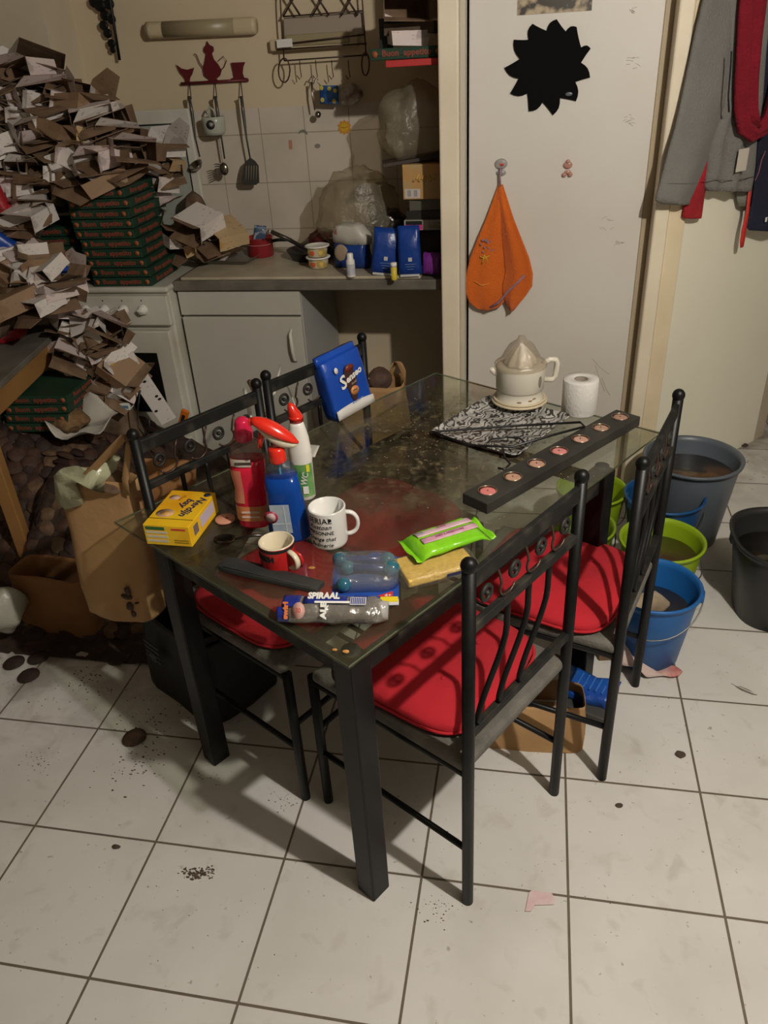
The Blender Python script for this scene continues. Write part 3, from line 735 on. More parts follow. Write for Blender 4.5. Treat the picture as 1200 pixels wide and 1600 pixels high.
# coffee-filter paper full of grounds
t = thing('coffee_filter', 'white paper filter spilling tan coffee grounds on the pad mound', 'coffee filter', at_y(128,672,1.36))
g = G()
def ff(i, j):
    a = 2*pi*i; r = .02+.115*j; return V3((r*cos(a)*(1+.15*sin(3*a)), r*sin(a)*.8, .05*(j**2)*(1+.5*sin(5*a+1))))
g.sheet(ff, 36, 8); g.jig(.008, 18, 3); g.build('paper', M('filter_paper', (.50,.47,.41), .8, bump=.3, bscale=20), t, solid=.001)
g = G(); g.ball((-.03,-.01,.035), .07, (1,.8,.5), 20, 12); g.jig(.018, 35, 4); g.build('grounds', M('tan_grounds', (.24,.145,.065), .95, dark=(.12,.065,.03), scale=50, bump=.8, bscale=90), t)
t.rotation_euler = (.35,.15,.1); t.location.z += .02

# other named bits of the left heap
bluem = M('blue_foil', (.010,.065,.36), .32, dark=(.008,.04,.24), scale=10, bump=.5, bscale=16)
redf = M('red_foil', (.42,.02,.03), .35, dark=(.30,.015,.02), scale=10, bump=.5, bscale=18)
def pouch(name, label, cat, p, w, h, d, m_, rot, seed=1, parent_parts=None, grp=None):
    """pillow pouch standing on its bottom edge; width x, height z, bulge y"""
    t = thing(name, label, cat, p, 0, grp); t.rotation_euler = rot
    g = G(); rings = []
    for z, kd, kw in ((0,.55,1),(.03,.9,1),(.2,1.0,.98),(.5,1.0,.96),(.75,.8,.98),(.9,.35,1.0),(1.0,.06,1.01)):
        rings.append(ring((0,0,z*h), (w/2*kw*(1-.10*z),0,0), (0,d/2*kd,0), 24, 3.2))
    g.loft(rings); g.jig(min(w,h)*.06, 14/max(w,.1), seed); g.build('pouch', m_, t); return t
t = pouch('coffee_packet', 'red foil coffee packet at the left edge of the heap', 'packet', at_y(-6,345,1.70), .15,.15,.07, redf, (.1,-.1,.3), 3)
lettering('e', .07, inkw, t, face((.02,-.040,.08), (1,0,0), (0,0,1)))
t = pouch('coffee_packet', 'blue foil coffee packet lying below the red one at the left edge', 'packet', at_y(24,408,1.62), .13,.19,.06, bluem, (.2,-.75,.3), 4)
pouch('coffee_packet', 'small blue foil packet crumpled beside the cooker knobs', 'packet', at_y(100,450,1.58), .07,.09,.05, bluem, (.2,.3,.3), 6)
pouch('coffee_packet', 'blue foil packet half sunk in the coffee pad mound', 'packet', at_z(102,765,.20), .10,.10,.03, bluem, (-.6,.5,.5), 7)
pouch('wrapper', 'blue and white wrapper strip on the coffee pad mound', 'wrapper', at_z(90,790,.16), .03,.11,.01, M('blue_white_print', (.03,.06,.32), .4, dark=(.6,.6,.6), scale=40, thr=(.5,.55)), (-1.2,.3,.9), 8)
pouch('wrapper', 'white scrap of paper on the coffee pad mound', 'wrapper', at_z(54,778,.17), .075,.02,.008, M('paper_scrap', (.55,.52,.47), .7), (-.3,.1,.2), 9)
o = G(); o.lathe([(.001,.0),(.09,.0),(.105,.012),(.108,.045),(.104,.05),(.100,.045),(.03,.055),(.001,.056)], 28)
tag(place(o.build('red_dish', M('red_enamel', (.30,.012,.02), .3, coat=.4)), at_z(2,528,.752)), 'red round dish upside down on the front of the side table', 'dish')
# black cable hooks in front of the cooker
g = G(); g.tube([at_y(219,610,1.5), at_y(215,640,1.5), at_y(216,668,1.49), at_y(226,682,1.47), at_y(234,672,1.47), at_y(233,655,1.47)], .0035, 8)
tag(g.build('power_cable', M('black_cable', (.015,.015,.015), .5)), 'black cable rising from the mound in front of the white cooker', 'cable')
t = thing('long_box', 'long narrow white carton leaning against the cooker with small black marks', 'box', at_y(262,655,1.55)); t.rotation_euler = (-.12,-.42,.25)
g = G(); g.box((0,0,.14), (.065,.018,.30)); g.build('box', pw, t, bevel=.002)
for x, z in ((.01,.17),(.018,.10),(.022,.085),(-.018,.05)):
    g = G(); g.ball((x,-.0095,z), .006, (1.3,.25,.8), 10, 6); g.build('mark', inkb, t)
t = thing('box_knife', 'orange plastic piece wedged behind the left chair rail', 'plastic piece', at_y(283,668,1.42)); t.rotation_euler = (.1,.45,0)
g = G(); g.box((0,0,.035), (.030,.014,.10)); g.build('grip', M('orange_plastic', (.60,.14,.01), .4), t, bevel=.005)
g = G(); g.box((0,-.008,.05), (.012,.004,.03)); g.build('slide', inkb, t, bevel=.001)
t = thing('yellow_box', 'small yellow and white printed box in the cascade before the oven', 'box', at_y(172,582,1.5)); t.rotation_euler = (.2,.15,.1)
g = G(); g.box((0,0,0), (.045,.02,.09)); g.build('box', M('yellow_card', (.60,.36,.03), .5), t, bevel=.002)
patch('label', .02, .06, inkw, t, face((0,-.0105,0), (1,0,0), (0,0,1)))
t = thing('milk_carton', 'white and pale blue carton lying in front of the cooker', 'carton', at_y(183,632,1.52)); t.rotation_euler = (0,.03,.1)
g = G(); g.box((0,0,0), (.12,.05,.028)); g.build('box', whitem, t, bevel=.003)
patch('label', .11, .012, M('pale_blue_ink', (.10,.22,.35), .5), t, face((0,-.0255,0), (1,0,0), (0,0,1)))
# ------------------------------------------------------------- things on the table
TT = .7205
def on(u, v, z=0.0): 
    p = at_z(u, v, TT); p.z += z; return p
def tdir(a): # direction in the table plane, angle from the short edge towards the right corner
    return V3((cos(a), sin(a), 0))
# yellow tea box
p0, p1, p2 = on(230,850), on(301,855), on(345,800)
ax = (p1-p0).normalized(); L1 = (p1-p0).length; L2 = .155
ay = V3((-ax.y, ax.x, 0)); ang = math.atan2(ax.y, ax.x); H = .052
t = thing('tea_box', 'yellow printed cardboard tea box near the left table corner', 'box', p0, ang)
yel = M('yellow_print', (.80,.50,.015), .4, dark=(.72,.34,.008), scale=9, thr=(.45,.7))
g = G(); g.box((L1/2,L2/2,H/2), (L1,L2,H)); g.build('carton', yel, t, bevel=.0015)
g = G(); g.box((L1/2,.028,H+.0006), (L1*.97,.0012,.0012)); g.build('lid_slit', M('slit', (.16,.09,.01), .7), t)
disc('emblem', .021, M('cup_print', (.52,.33,.25), .5), t, face((.030,.052,H), (1,0,0), (0,1,0)), sx=1, sy=.8)
disc('emblem', .013, M('tan_print', (.62,.35,.10), .5), t, face((.033,.050,H+.0006), (1,0,0), (0,1,0)), sx=1, sy=.8)
disc('emblem', .013, M('cup_print', (.52,.33,.25), .5), t, face((.022,.122,H), (1,0,0), (0,1,0)), sx=1, sy=.8)
navy = M('navy_ink', (.015,.02,.07), .5)
m_ = face((.083,.085,H), (-.25,-1,0), (1,-.25,0))
lettering('Nerdijn', .028, navy, t, m_, shear=.2, bold=.0008); 
lettering('bay', .028, navy, t, face((.062,.100,H), (-.25,-1,0), (1,-.25,0)), shear=.2, bold=.0008)
lettering('thee', .014, M('brown_ink', (.30,.10,.01), .5), t, face((.042,.122,H), (-.3,-1,0), (1,-.3,0)), shear=.2)
disc('emblem', .008, navy, t, face((.095,.140,H), (1,0,0), (0,1,0)))
patch('label', .045, .008, M('green_ink', (.03,.12,.03), .5), t, face((.028,0,H*.84), (1,0,0), (0,0,1)))
for k in range(3): patch('label', .050, .006, M('pale_ink', (.55,.50,.40), .5), t, face((.030,0,H*.64-.011*k), (1,0,0), (0,0,1)))
patch('label', .034, .004, inkr, t, face((.083,0,H*.83), (1,0,0), (0,0,1)))
for k in range(2): patch('label', .034, .003, M('olive_ink', (.30,.20,.01), .5), t, face((.086,0,H*.30-.006*k), (1,0,0), (0,0,1)))
patch('label', .075, .028, M('lilac_print', (.50,.42,.50), .5), t, face((L1,.095,H*.55), (0,1,0), (0,0,1)))
for k in range(6): patch('barcode', .0022, .024, M('blue_ink', (.04,.05,.18), .5), t, face((L1,.022+.004*k,H*.55), (0,1,0), (0,0,1)))
# pink disc and small dark saucer with a shiny drop
t = thing('coaster', 'round pinkish cork disc beside the yellow box', 'coaster', on(352,813))
g = G(); g.lathe([(.001,.001),(.022,.001),(.023,.003),(.022,.006),(.001,.006)], 28, cap=(True,True)); g.build('disc', M('pink_disc', (.62,.30,.20), .6, dark=(.50,.22,.14), scale=60), t)
g = G(); g.ball((.004,.002,.0062), .004, (1.2,.8,.3), 10, 6); g.build('spot', M('dark_spot', (.25,.06,.04), .5), t)
t = thing('ladle', 'dark glossy spoon bowl lying in front of the pink disc', 'spoon', on(352,850))
g = G(); g.lathe([(.001,.006),(.012,.007),(.020,.011),(.022,.013),(.0205,.012),(.012,.004),(.001,.002)], 24, sx=1.2); g.build('bowl', M('dark_steel', (.10,.09,.08), .12, 1.0), t)
g = G(); g.tube([(.022,.005,.012),(.06,.02,.014),(.10,.035,.006)], .0035, 6); g.build('handle', M('dark_steel2', (.10,.09,.08), .3, 1.0), t)
# dish-soap bottle, pink-red
def liquid(name, col, dens=.9): return M(name, col, .08, trans=.55, ior=1.35, spec=.5)
t = thing('soap_bottle', 'clear bottle of pink-red dish soap with a crimson cap', 'bottle', on(400,818))
t.rotation_euler = (0,.02,.15)
def bottle_rings(prof, e=2.6, n=28): return [ring((0,0,z), (w,0,0), (0,d,0), n, e) for z, w, d in prof]
g = G(); g.loft(bottle_rings([(0,.030,.020),(.006,.036,.024),(.06,.037,.025),(.10,.033,.023),(.135,.038,.025),(.170,.038,.025)])); g.build('soap', M('pink_soap', (.70,.018,.05), .12, trans=.15, ior=1.33), t)
g = G(); g.loft(bottle_rings([(.170,.0385,.0255),(.185,.039,.026),(.205,.034,.024),(.216,.020,.018),(.220,.0165,.0165)]), (True,False))
g.build('shell', film_mat('clear_shell_pink', (.62,.42,.36), .93, .12, .08), t)
g = G(); g.lathe([(.019,.214),(.0205,.218),(.0205,.236),(.018,.240),(.0175,.252),(.0155,.260),(.009,.266),(.001,.268)], 24, cap=(True,True)); g.build('cap', M('crimson_cap', (.55,.012,.06), .2, coat=.5), t, bevel=.001)
g = G(); g.loft([ring((0,0,z), (.0388,0,0), (0,.0268,0), 28, 2.6)[14:28] for z in (.022,.06)], (False,False), closed=False); g.build('label', M('orange_label', (.60,.22,.08), .4), t)
g = G(); g.loft([ring((0,0,z), (w,0,0), (0,d,0), 28, 2.6)[14:21] for z, w, d in ((.068,.0386,.0268),(.10,.0350,.0250),(.135,.0398,.0268),(.150,.0400,.0268))], (False,False), closed=False)
g.build('label', M('salmon_label', (.62,.25,.13), .4, dark=(.60,.12,.12), scale=18), t)
g = G(); g.loft([ring((0,0,z), (.0398,0,0), (0,.0270,0), 28, 2.6)[17:23] for z in (.160,.178)], (False,False), closed=False); g.build('label', M('dull_white_label', (.55,.50,.42), .4), t)
patch('stripe', .038, .006, M('dark_label', (.06,.04,.03), .4), t, face((-.004,-.0275,.169), (1,0,0), (0,0,1)))
patch('stripe', .040, .005, M('pale_label', (.62,.45,.38), .4), t, face((-.002,-.0272,.034), (1,0,0), (0,0,1)))
patch('stripe', .040, .005, M('pale_label', (.62,.45,.38), .4), t, face((-.002,-.0272,.046), (1,0,0), (0,0,1)))
# blue spray bottle
t = thing('spray_bottle', 'blue window-cleaner spray bottle with a red and white trigger head', 'bottle', on(455,838))
t.rotation_euler = (.0,-.03,.1); t.scale = (1.17,1.17,1.17)
prof = [(0,.036,.022),(.006,.040,.025),(.05,.038,.024),(.10,.033,.021),(.135,.030,.019)]
g = G(); g.loft(bottle_rings(prof, 2.4)); g.build('liquid', M('blue_cleaner', (.006,.055,.30), .10, trans=.12, ior=1.33), t)
g = G(); g.loft(bottle_rings([(.134,.0303,.0193),(.152,.026,.018),(.163,.016,.014),(.168,.013,.013)], 2.4), (True,False))
g.build('shell', film_mat('clear_shell_blue', (.35,.45,.60), .94, .1, .08), t)
g = G(); g.tube([(0,0,.02),(0,0,.17)], .0022, 6); g.build('dip_tube', M('teal_tube', (.05,.35,.40), .3), t)
redp = M('bright_red_plastic', (.68,.025,.012), .22, coat=.5)
g = G(); g.lathe([(.0145,.160),(.0155,.164),(.0155,.186),(.013,.190)], 24, cap=(True,True)); g.build('collar', redp, t)
hd = G(); hr = []
for i in range(11):
    s = i/10; x = -.036+.078*s; w = .018*(sin(pi*min(1, max(0.02, s*.93+.06)))**.55); hgt = .021*(sin(pi*min(1, max(0.03, s*.9+.08)))**.6)
    zc = .240-.044*s
    hr.append([V3((x, w*cos(2*pi*k/16), zc+hgt*max(0.0, sin(2*pi*k/16))+.10*hgt*min(0, sin(2*pi*k/16)))) for k in range(16)])
hd.loft(hr); h_ = hd.build('trigger_head', redp, t)
wd_ = G(); wr = []
for i in range(11):
    s = i/10; x = -.032+.072*s; w = .015*(sin(pi*min(1, max(0.02, s*.93+.06)))**.55); dz = .004+.020*sin(pi*s)**.8
    zc = .2395-.044*s
    wr.append([V3((x, w*cos(2*pi*k/14), zc+(-dz if sin(2*pi*k/14) < 0 else 0)*abs(sin(2*pi*k/14))**.6)) for k in range(14)])
wd_.loft(wr); wd_.build('underside', M('cream_plastic', (.66,.58,.44), .35), t)
g = G(); g.tube([(-.020,0,.220),(-.026,0,.205),(-.030,0,.190)], [.006,.0055,.004], 8); g.build('trigger', redp, t)
g = G(); g.box((-.037,0,.241), (.008,.012,.012)); g.build('nozzle', redp, t, bevel=.002)
ly = -.0265
patch('label', .036, .060, M('window_label', (.30,.38,.48), .35, dark=(.48,.50,.50), scale=30), t, face((-.006,ly,.055), (1,0,0), (0,0,1)), t=.001)
patch('window_bar', .0016, .056, M('bar_white', (.55,.60,.62), .4), t, face((.002,ly-.001,.055), (1,0,0), (0,0,1)))
patch('window_bar', .034, .0016, M('bar_white', (.55,.60,.62), .4), t, face((-.006,ly-.001,.045), (1,0,0), (0,0,1)))
disc('badge', .013, M('maroon_badge', (.28,.02,.05), .4), t, face((-.024,ly-.0012,.060), (1,0,0), (0,0,1)))
disc('badge', .009, M('badge_face', (.50,.35,.34), .4), t, face((-.024,ly-.0020,.060), (1,0,0), (0,0,1)))
# white toilet-cleaner bottle, red cap, green label
t = thing('gel_bottle', 'white cleaning-gel bottle with a red angled cap and green label', 'bottle', on(477,776)); t.rotation_euler = (0,.0,.0)
g = G(); g.loft(bottle_rings([(0,.022,.019),(.004,.026,.022),(.10,.027,.023),(.105,.0285,.0235),(.110,.027,.023),(.115,.0285,.0235),(.120,.027,.023),(.125,.0285,.0235),(.131,.027,.0225),(.16,.0245,.021),(.19,.018,.016),(.202,.014,.013)], 2.1)); g.build('body', whitem, t)
g = G(); g.loft([ring((0,0,.199), (.0155,0,0), (0,.0145,0), 20), ring((0,0,.212), (.0155,0,0), (0,.0145,0), 20), ring((-.002,0,.222), (.0150,0,-.002), (0,.0140,0), 20), ring((-.005,0,.232), (.0115,0,-.003), (0,.011,0), 20), ring((-.007,0,.241), (.008,0,-.002), (0,.008,0), 20), ring((-.008,0,.245), (.003,0,-.001), (0,.003,0), 20)])
g.lathe([(.0165,.206),(.0165,.214)], 20, cap=(True,True)); g.build('cap', redp, t)
g = G(); g.loft([ring((0,0,z), (.0275,0,0), (0,.0235,0), 28, 2.1)[14:28] for z in (.012,.098)], (False,False), closed=False); g.build('label', M('green_label', (.04,.22,.05), .4, dark=(.25,.42,.15), scale=20), t)
patch('stripe', .008, .018, M('yellow_flash', (.70,.62,.03), .4), t, face((.020,-.018,.088), (1,.6,0), (0,0,1)), t=.001)
lettering('WC', .020, inkw, t, face((.012,-.0235,.062), (.25,-.02,.95), (-.95,0,.25)), bold=.0006)
patch('barcode', .013, .020, inkw, t, face((.012,-.0235,.032), (1,.25,0), (0,0,1)), t=.001)

# mugs
def mug(name, label, p, R_, H_, outm, inm, hang, rim=None):
    t = thing(name, label, 'mug', p)
    g = G(); g.lathe([(.001,0),(R_*.86,0),(R_*.95,.003),(R_,.010),(R_,H_-.002)], 36, cap=(False,False)); b1 = g.build('body', outm, t)
    g = G(); g.lathe([(R_,H_-.002),(R_-.0015,H_),(R_-.004,H_-.001),(R_-.0045,.012),(R_*.8,.006),(.001,.005)], 36); g.build('inside', inm, t)
    pts = []
    for i in range(13):
        a = -pi*.5+pi*i/12; pts.append((R_-.002+.026*cos(a)**.8 if cos(a) > 0 else R_-.002, 0, H_*.50+H_*.30*sin(a)))
    g = G(); rings = []
    for i, q in enumerate(pts):
        a = pts[max(0,i-1)]; b_ = pts[min(12,i+1)]; tt = (V3(b_)-V3(a)).normalized(); nn = V3((0,1,0)); bb = tt.cross(nn)
        rings.append(ring(q, nn*.0062, bb*.0042, 12, 2.4))
    g.loft(rings); g.xf(Matrix.Rotation(hang, 4, 'Z')); g.build('handle', outm if rim is None else rim, t)
    return t
cer = M('white_ceramic', (.72,.71,.67), .18, coat=.4)
t = mug('mug', 'white mug printed with five lines of black lettering', on(516,846), .0405, .092, cer, cer, .22)
for k, (s, sz) in enumerate((('SERIAL', .0190), ('Kustoan', .0155), ('PERSONNE', .0125), ('Change that', .0135), ('Badinerie', .0140))):
    lettering(s, sz, inkb, t, Matrix.Rotation(-.22, 4, 'Z') @ Matrix.Translation((0,0,.075-.0150*k)), wrap=.0405, shear=.3 if k in (1,3,4) else 0, name='lettering')
g = G(); g.ball((0,0,0), .0035, (1,.3,1.2), 8, 6); g.xf(Matrix.Rotation(.38, 4, 'Z') @ Matrix.Translation((0,-.0408,.077))); g.build('motif', inkb, t)
crm = M('cream_ceramic', (.66,.58,.42), .2, coat=.4)
redmug = M('red_ceramic', (.48,.015,.015), .25, coat=.4)
t = mug('mug', 'cream-lined red mug with black lettering and a heart-patterned handle', on(437,884), .0375, .064, redmug, crm, -.55, crm)
g = G(); g.lathe([(.0378,.0535),(.0380,.060),(.0377,.0605)], 36); g.build('band', inkb, t)
lettering('FRESH', .0165, inkb, t, Matrix.Rotation(-.50, 4, 'Z') @ Matrix.Translation((0,0,.039)), wrap=.0378, bold=.0012)
g = G(); g.tube([(.045,0,.052),(.060,.004,.046),(.066,.004,.032),(.060,.003,.018)], .0035, 6); g.xf(Matrix.Rotation(-.55, 4, 'Z') @ Matrix.Translation((-.001,.0065,0))); g.build('handle_print', redmug, t)

# black pouch-like strap (long flat case)
a, b_ = on(352,884), on(498,921); d_ = (b_-a); L_ = d_.length; an_ = math.atan2(d_.y, d_.x)
t = thing('knife_sheath', 'long flat black sheath lying across the front of the glass', 'sheath', (a+b_)/2, an_)
g = G(); rings = []
for i in range(15):
    s = i/14; x = (s-.5)*(L_+.01); w = .023*(1-.25*s)*(1 if s > .03 else .8); rings.append([V3((x, w*c_, z_)) for c_, z_ in ((-1,.0005),(-.95,.011),(-.3,.014),(.3,.014),(.95,.011),(1,.0005))])
g.loft(rings); g.build('case', M('black_fabric', (.016,.017,.018), .75, dark=(.035,.034,.030), scale=15), t, bevel=.001)
g = G(); g.tube([(-L_/2+.01,-.019,.013),(L_/2-.01,-.014,.013)], .0008, 4); g.build('seam', M('seam_grey', (.05,.05,.05), .7), t)

# clear-wrapped roll of bags (front corner)
a, b_ = on(437,972), on(606,974); c_ = (a+b_)/2+V3((0,.012,0)); d_ = b_-a; an_ = math.atan2(d_.y, d_.x); L_ = d_.length
t = thing('bag_roll', 'clear film pack of a rolled item with blue, white and orange print', 'packet', c_, an_); t.scale = (1,1.32,1.32)
g = G(); rings = []
for i in range(17):
    s = i/16; x = (s-.5)*L_; r = .022*(1-.75*max(0, (abs(s-.5)-.40)/.10)**1.5) if abs(s-.5) > .40 else .022
    rings.append(ring((x,0,r*.72+.001), (0,r,0), (0,0,r*.72), 20, 2.3))
g.loft(rings); g.jig(.002, 50, 3); g.build('wrap', film_mat('roll_film', (.34,.31,.27), .55, .10, .22), t)
g = G(); g.lathe([(.0125,-L_*.36),(.0125,L_*.34)], 20, cap=(True,True)); g.xf(Matrix.Translation((0,0,.016)) @ Matrix.Rotation(pi/2, 4, 'Y')); g.build('roll', M('roll_grey', (.13,.125,.12), .5, dark=(.28,.26,.24), scale=40), t)
g = G(); g.lathe([(.013,-.012),(.014,.0),(.013,.012)], 20, cap=(True,True)); g.xf(Matrix.Translation((L_*.44,0,.016)) @ Matrix.Rotation(pi/2, 4, 'Y')); g.build('end_cap', film_mat('milky_film', (.60,.58,.56), .3, .1, .3), t)
pb = M('print_blue', (.012,.025,.20), .35)
def band(x0, x1, a0, a1, m_, nm='print_panel', r=.0232):
    g = G(); g.sheet(lambda i, j: V3((x0+(x1-x0)*i, r*cos(a0+(a1-a0)*j), r*.74*sin(a0+(a1-a0)*j)+.0175)), 6, 8); return g.build(nm, m_, t, solid=.0004, off=1)
band(-L_*.46, -L_*.30, .8, 2.2, pb); band(-L_*.27, L_*.13, 1.15, 1.9, pb)
band(L_*.19, L_*.31, -pi+.4, -.1+pi*.5, pb); band(-L_*.17, -L_*.0, -2.7, -1.2+pi*.5+.4, pb)
band(-L_*.50, -L_*.40, 2.2, 3.6, pb)
lettering('SPIRAAL', .0165, inkw, t, face((-.018,.006,.0362), (1,0,.0), (0,1,.15)), bold=.0008)
patch('strapline', L_*.32, .0035, inkw, t, face((.0,-.007,.0352), (1,0,0), (0,1,.3)))
lettering('ALE', .014, inkw, t, face((-.014,-.0198,.0305), (0,.66,.75), (-1,0,0)), bold=.0009)
lettering('swirl', .0125, inko, t, face((-L_*.415,-.0200,.0300), (0,.66,.75), (-1,0,0)), bold=.0008)
disc('badge', .012, M('pinkish_badge', (.52,.30,.26), .4), t, face((-L_*.30,-.0185,.0285), (1,0,0), (0,.66,.75)))
lettering('30', .010, inkr, t, face((-L_*.30,-.0192,.0292), (1,0,0), (0,.66,.75)))
patch('barcode', .030, .014, M('barcode_pale', (.45,.45,.50), .4), t, face((L_*.235,-.004,.0350), (1,0,0), (0,1,.25)))
for k in range(8): patch('barcode', .0014, .011, pb, t, face((L_*.235-.012+.0034*k,-.004,.0357), (1,0,0), (0,1,.25)))

# blister pack with teal glass-like balls on a blue card
a, b_, c2 = on(545,962), on(625,947), on(632,862); cc = on(580,905); an_ = math.atan2((b_-a).y, (b_-a).x)-.25
t = thing('blister_pack', 'blister pack of teal dumb-bell shapes on a blue card with a red mark', 'packet', cc+V3((-.012,0,0)), an_); t.scale = (1.18,1.18,1.1)
g = G(); g.prism([(-.055,-.068),(.058,-.068),(.058,.060),(.040,.072),(.010,.078),(-.004,.064),(-.055,.060)][::1], 0, .0015); g.build('card', M('toy_blue', (.012,.05,.30), .4, dark=(.02,.08,.38), scale=14), t)
teal = M('teal_gloss', (.03,.16,.19), .08, dark=(.015,.07,.16), scale=15, coat=.8)
for (x, y, r) in ((-.045,.040,.014),(.038,.036,.014),(-.030,.016,.013),(.046,.006,.015),(-.034,-.034,.013)):
    g = G(); g.ball((x,y,r+.002), r, (1,1,1), 16, 10); g.build('bead', teal, t)
for (p, q) in (((-.045,.040),(.038,.036)),((-.030,.016),(.046,.006))):
    g = G(); g.tube([(p[0],p[1],.015),((p[0]+q[0])/2,(p[1]+q[1])/2+.002,.016),(q[0],q[1],.015)], [.009,.0065,.009], 10); g.build('grip', M('toy_purple', (.03,.04,.16), .2, coat=.6), t)
g = G(); g.loft([ring((0,.008,.002), (.060,0,0), (0,.050,0), 24, 4), ring((0,.008,.020), (.057,0,0), (0,.047,0), 24, 4), ring((0,.008,.030), (.048,0,0), (0,.038,0), 24, 4)]); g.jig(.002, 40, 5); g.build('blister', film_mat('blister_film', (.55,.60,.62), .88, .05, .12), t)
g = G(); g.prism([(0,0),(.026,.012),(.026,-.014)], .0016, .0022); g.xf(Matrix.Translation((.022,-.052,0))); g.build('red_mark', inkr, t)
g = G(); g.prism([(-.02,-.068),(.02,-.068),(.02,-.052),(-.02,-.052)], .0016, .0022, 0); g.xf(Matrix.Translation((.038,-.010,0)) @ Matrix.Rotation(0, 4, 'Z')); g.build('panel', M('toy_white', (.55,.56,.60), .4), t)
g = G(); g.box((.042,-.064,.003), (.030,.012,.004)); g.build('yellow_tab', M('yellow_tab', (.75,.60,.02), .35), t, bevel=.001)
lettering('4+', .011, inkw, t, face((.040,-.052,.0024), (1,0,0), (0,1,0)))
# green and pink wet-wipes pack on top of a yellow sponge pack
cc = on(692,862); an_ = math.atan2((on(770,838)-on(625,885)).y, (on(770,838)-on(625,885)).x)
t = thing('sponge_pack', 'clear pack of yellow sponge cloths under the green wipes', 'packet', on(680,888), an_-.10)
g = G(); g.box((0,0,.010), (.150,.085,.018)); g.jig(.002, 30, 1); g.build('sponges', M('yellow_sponge', (.85,.60,.13), .8, dark=(.72,.48,.09), scale=60, bump=.4, bscale=120), t, bevel=.004)
g = G(); g.loft([ring((0,0,.0008), (.090,0,0), (0,.052,0), 28, 5), ring((0,0,.012), (.086,0,0), (0,.048,0), 28, 5), ring((0,0,.021), (.078,0,0), (0,.044,0), 28, 5)]); g.jig(.002, 45, 2); g.build('film', film_mat('clear_film', (.62,.58,.50), .93, .06, .08), t)
patch('label', .05, .008, M('dark_blue_print', (.02,.02,.07), .4), t, face((.030,-.0485,.011), (1,0,0), (0,0,1)))
t = thing('wipes_pack', 'bright green packet with pale pink printed bands', 'packet', on(698,860)+V3((0,0,.0225)), an_)
lime = M('lime_film', (.25,.62,.02), .25, dark=(.16,.50,.01), scale=12, bump=.4, bscale=30)
g = G(); rings = []
for i in range(15):
    s = i/14; x = (s-.5)*.165; e = max(0, (abs(s-.5)-.38)/.12); h = .0105*(1-e)+.0012; w = .044+.003*e
    rings.append([V3((x, w*cos(2*pi*k/20), max(0, h+h*math.copysign(abs(sin(2*pi*k/20))**.7, sin(2*pi*k/20))))) for k in range(20)])
g.loft(rings); g.jig(.0022, 38, 8); g.build('packet', lime, t)
for s in (-1, 1):
    g = G(); g.sheet(lambda i, j: V3((s*(.0825+.012*i), (j-.5)*.092, .003+.004*i*i*(1+sin(j*9)))), 3, 12); g.build('crimp', lime, t, solid=.0008)
def pband(y0, y1, m_, x0=-.062, x1=.068, nm='print_band'):
    g = G(); g.sheet(lambda i, j: V3((x0+(x1-x0)*i, y0+(y1-y0)*j, .0250-.010*abs((y0+(y1-y0)*j)/.044)**2.6)), 8, 4); g.build(nm, m_, t, solid=.0006)
ppk = M('pale_pink_print', (.66,.46,.50), .4, dark=(.60,.36,.44), scale=30)
pband(.009,.037,ppk); pband(-.017,.002,M('pink_print2', (.62,.38,.46), .4, dark=(.5,.2,.3), scale=50))
pband(.015,.030,M('grey_print', (.34,.30,.33), .4), -.060, -.042)
lettering('WIPES', .008, M('wine_ink', (.35,.08,.18), .5), t, face((.00,.023,.0262), (1,0,0), (0,1,0)))
lettering('SOFT & FRESH CARE', .0075, M('wine_ink', (.35,.08,.18), .5), t, face((.004,-.007,.0262), (1,0,0), (0,1,0)))
# crumbs
crm_ = M('crumb', (.50,.26,.06), .8, dark=(.40,.16,.04), scale=60)
for (u, v, r) in ((487,888,.006),(523,1016,.004),(540,1019,.005)):
    g = G(); g.ball((0,0,r*.3), r, (1.3,.9,.45), 10, 6); g.jig(r*.3, 90, u)
    tag(place(g.build('crumb', crm_), on(u, v)), 'orange-brown food crumb %s' % ('between the red mug and the blister pack' if u == 487 else ('at the front glass corner, left of a twin crumb' if u == 523 else 'at the front glass corner, the right one of two')), 'crumb')
g = G(); R_ = random.Random(9)
for k in range(330):
    uu, vv = R_.gauss(.48,.14), R_.gauss(.80,.17)
    if not (.02 < uu < .77 and .3 < vv < 1.15): continue
    r = R_.uniform(.0006,.0022); q = tb(uu, vv, TT+r*.3); g.ball(q, r, (1.4,1,.5), 5, 3)
tag(g.build('table_crumbs', M('pale_crumbs', (.34,.27,.16), .9, dark=(.14,.09,.05), scale=80)), 'scatter of dry crumbs and flakes over the middle of the glass', 'crumbs', kind='stuff')
g = G()
for k in range(90):
    uu, vv = R_.uniform(.03,.14), R_.uniform(.50,1.02); r = R_.uniform(.0006,.0018); q = tb(uu-.02, vv, TT+r*.3); g.ball(q, r, (1.4,1,.5), 5, 3)
tag(g.build('table_crumbs', M('pale_crumbs', (.34,.27,.16), .9)), 'line of dusty crumbs along the glass edge beside the black candle bar', 'crumbs', kind='stuff')

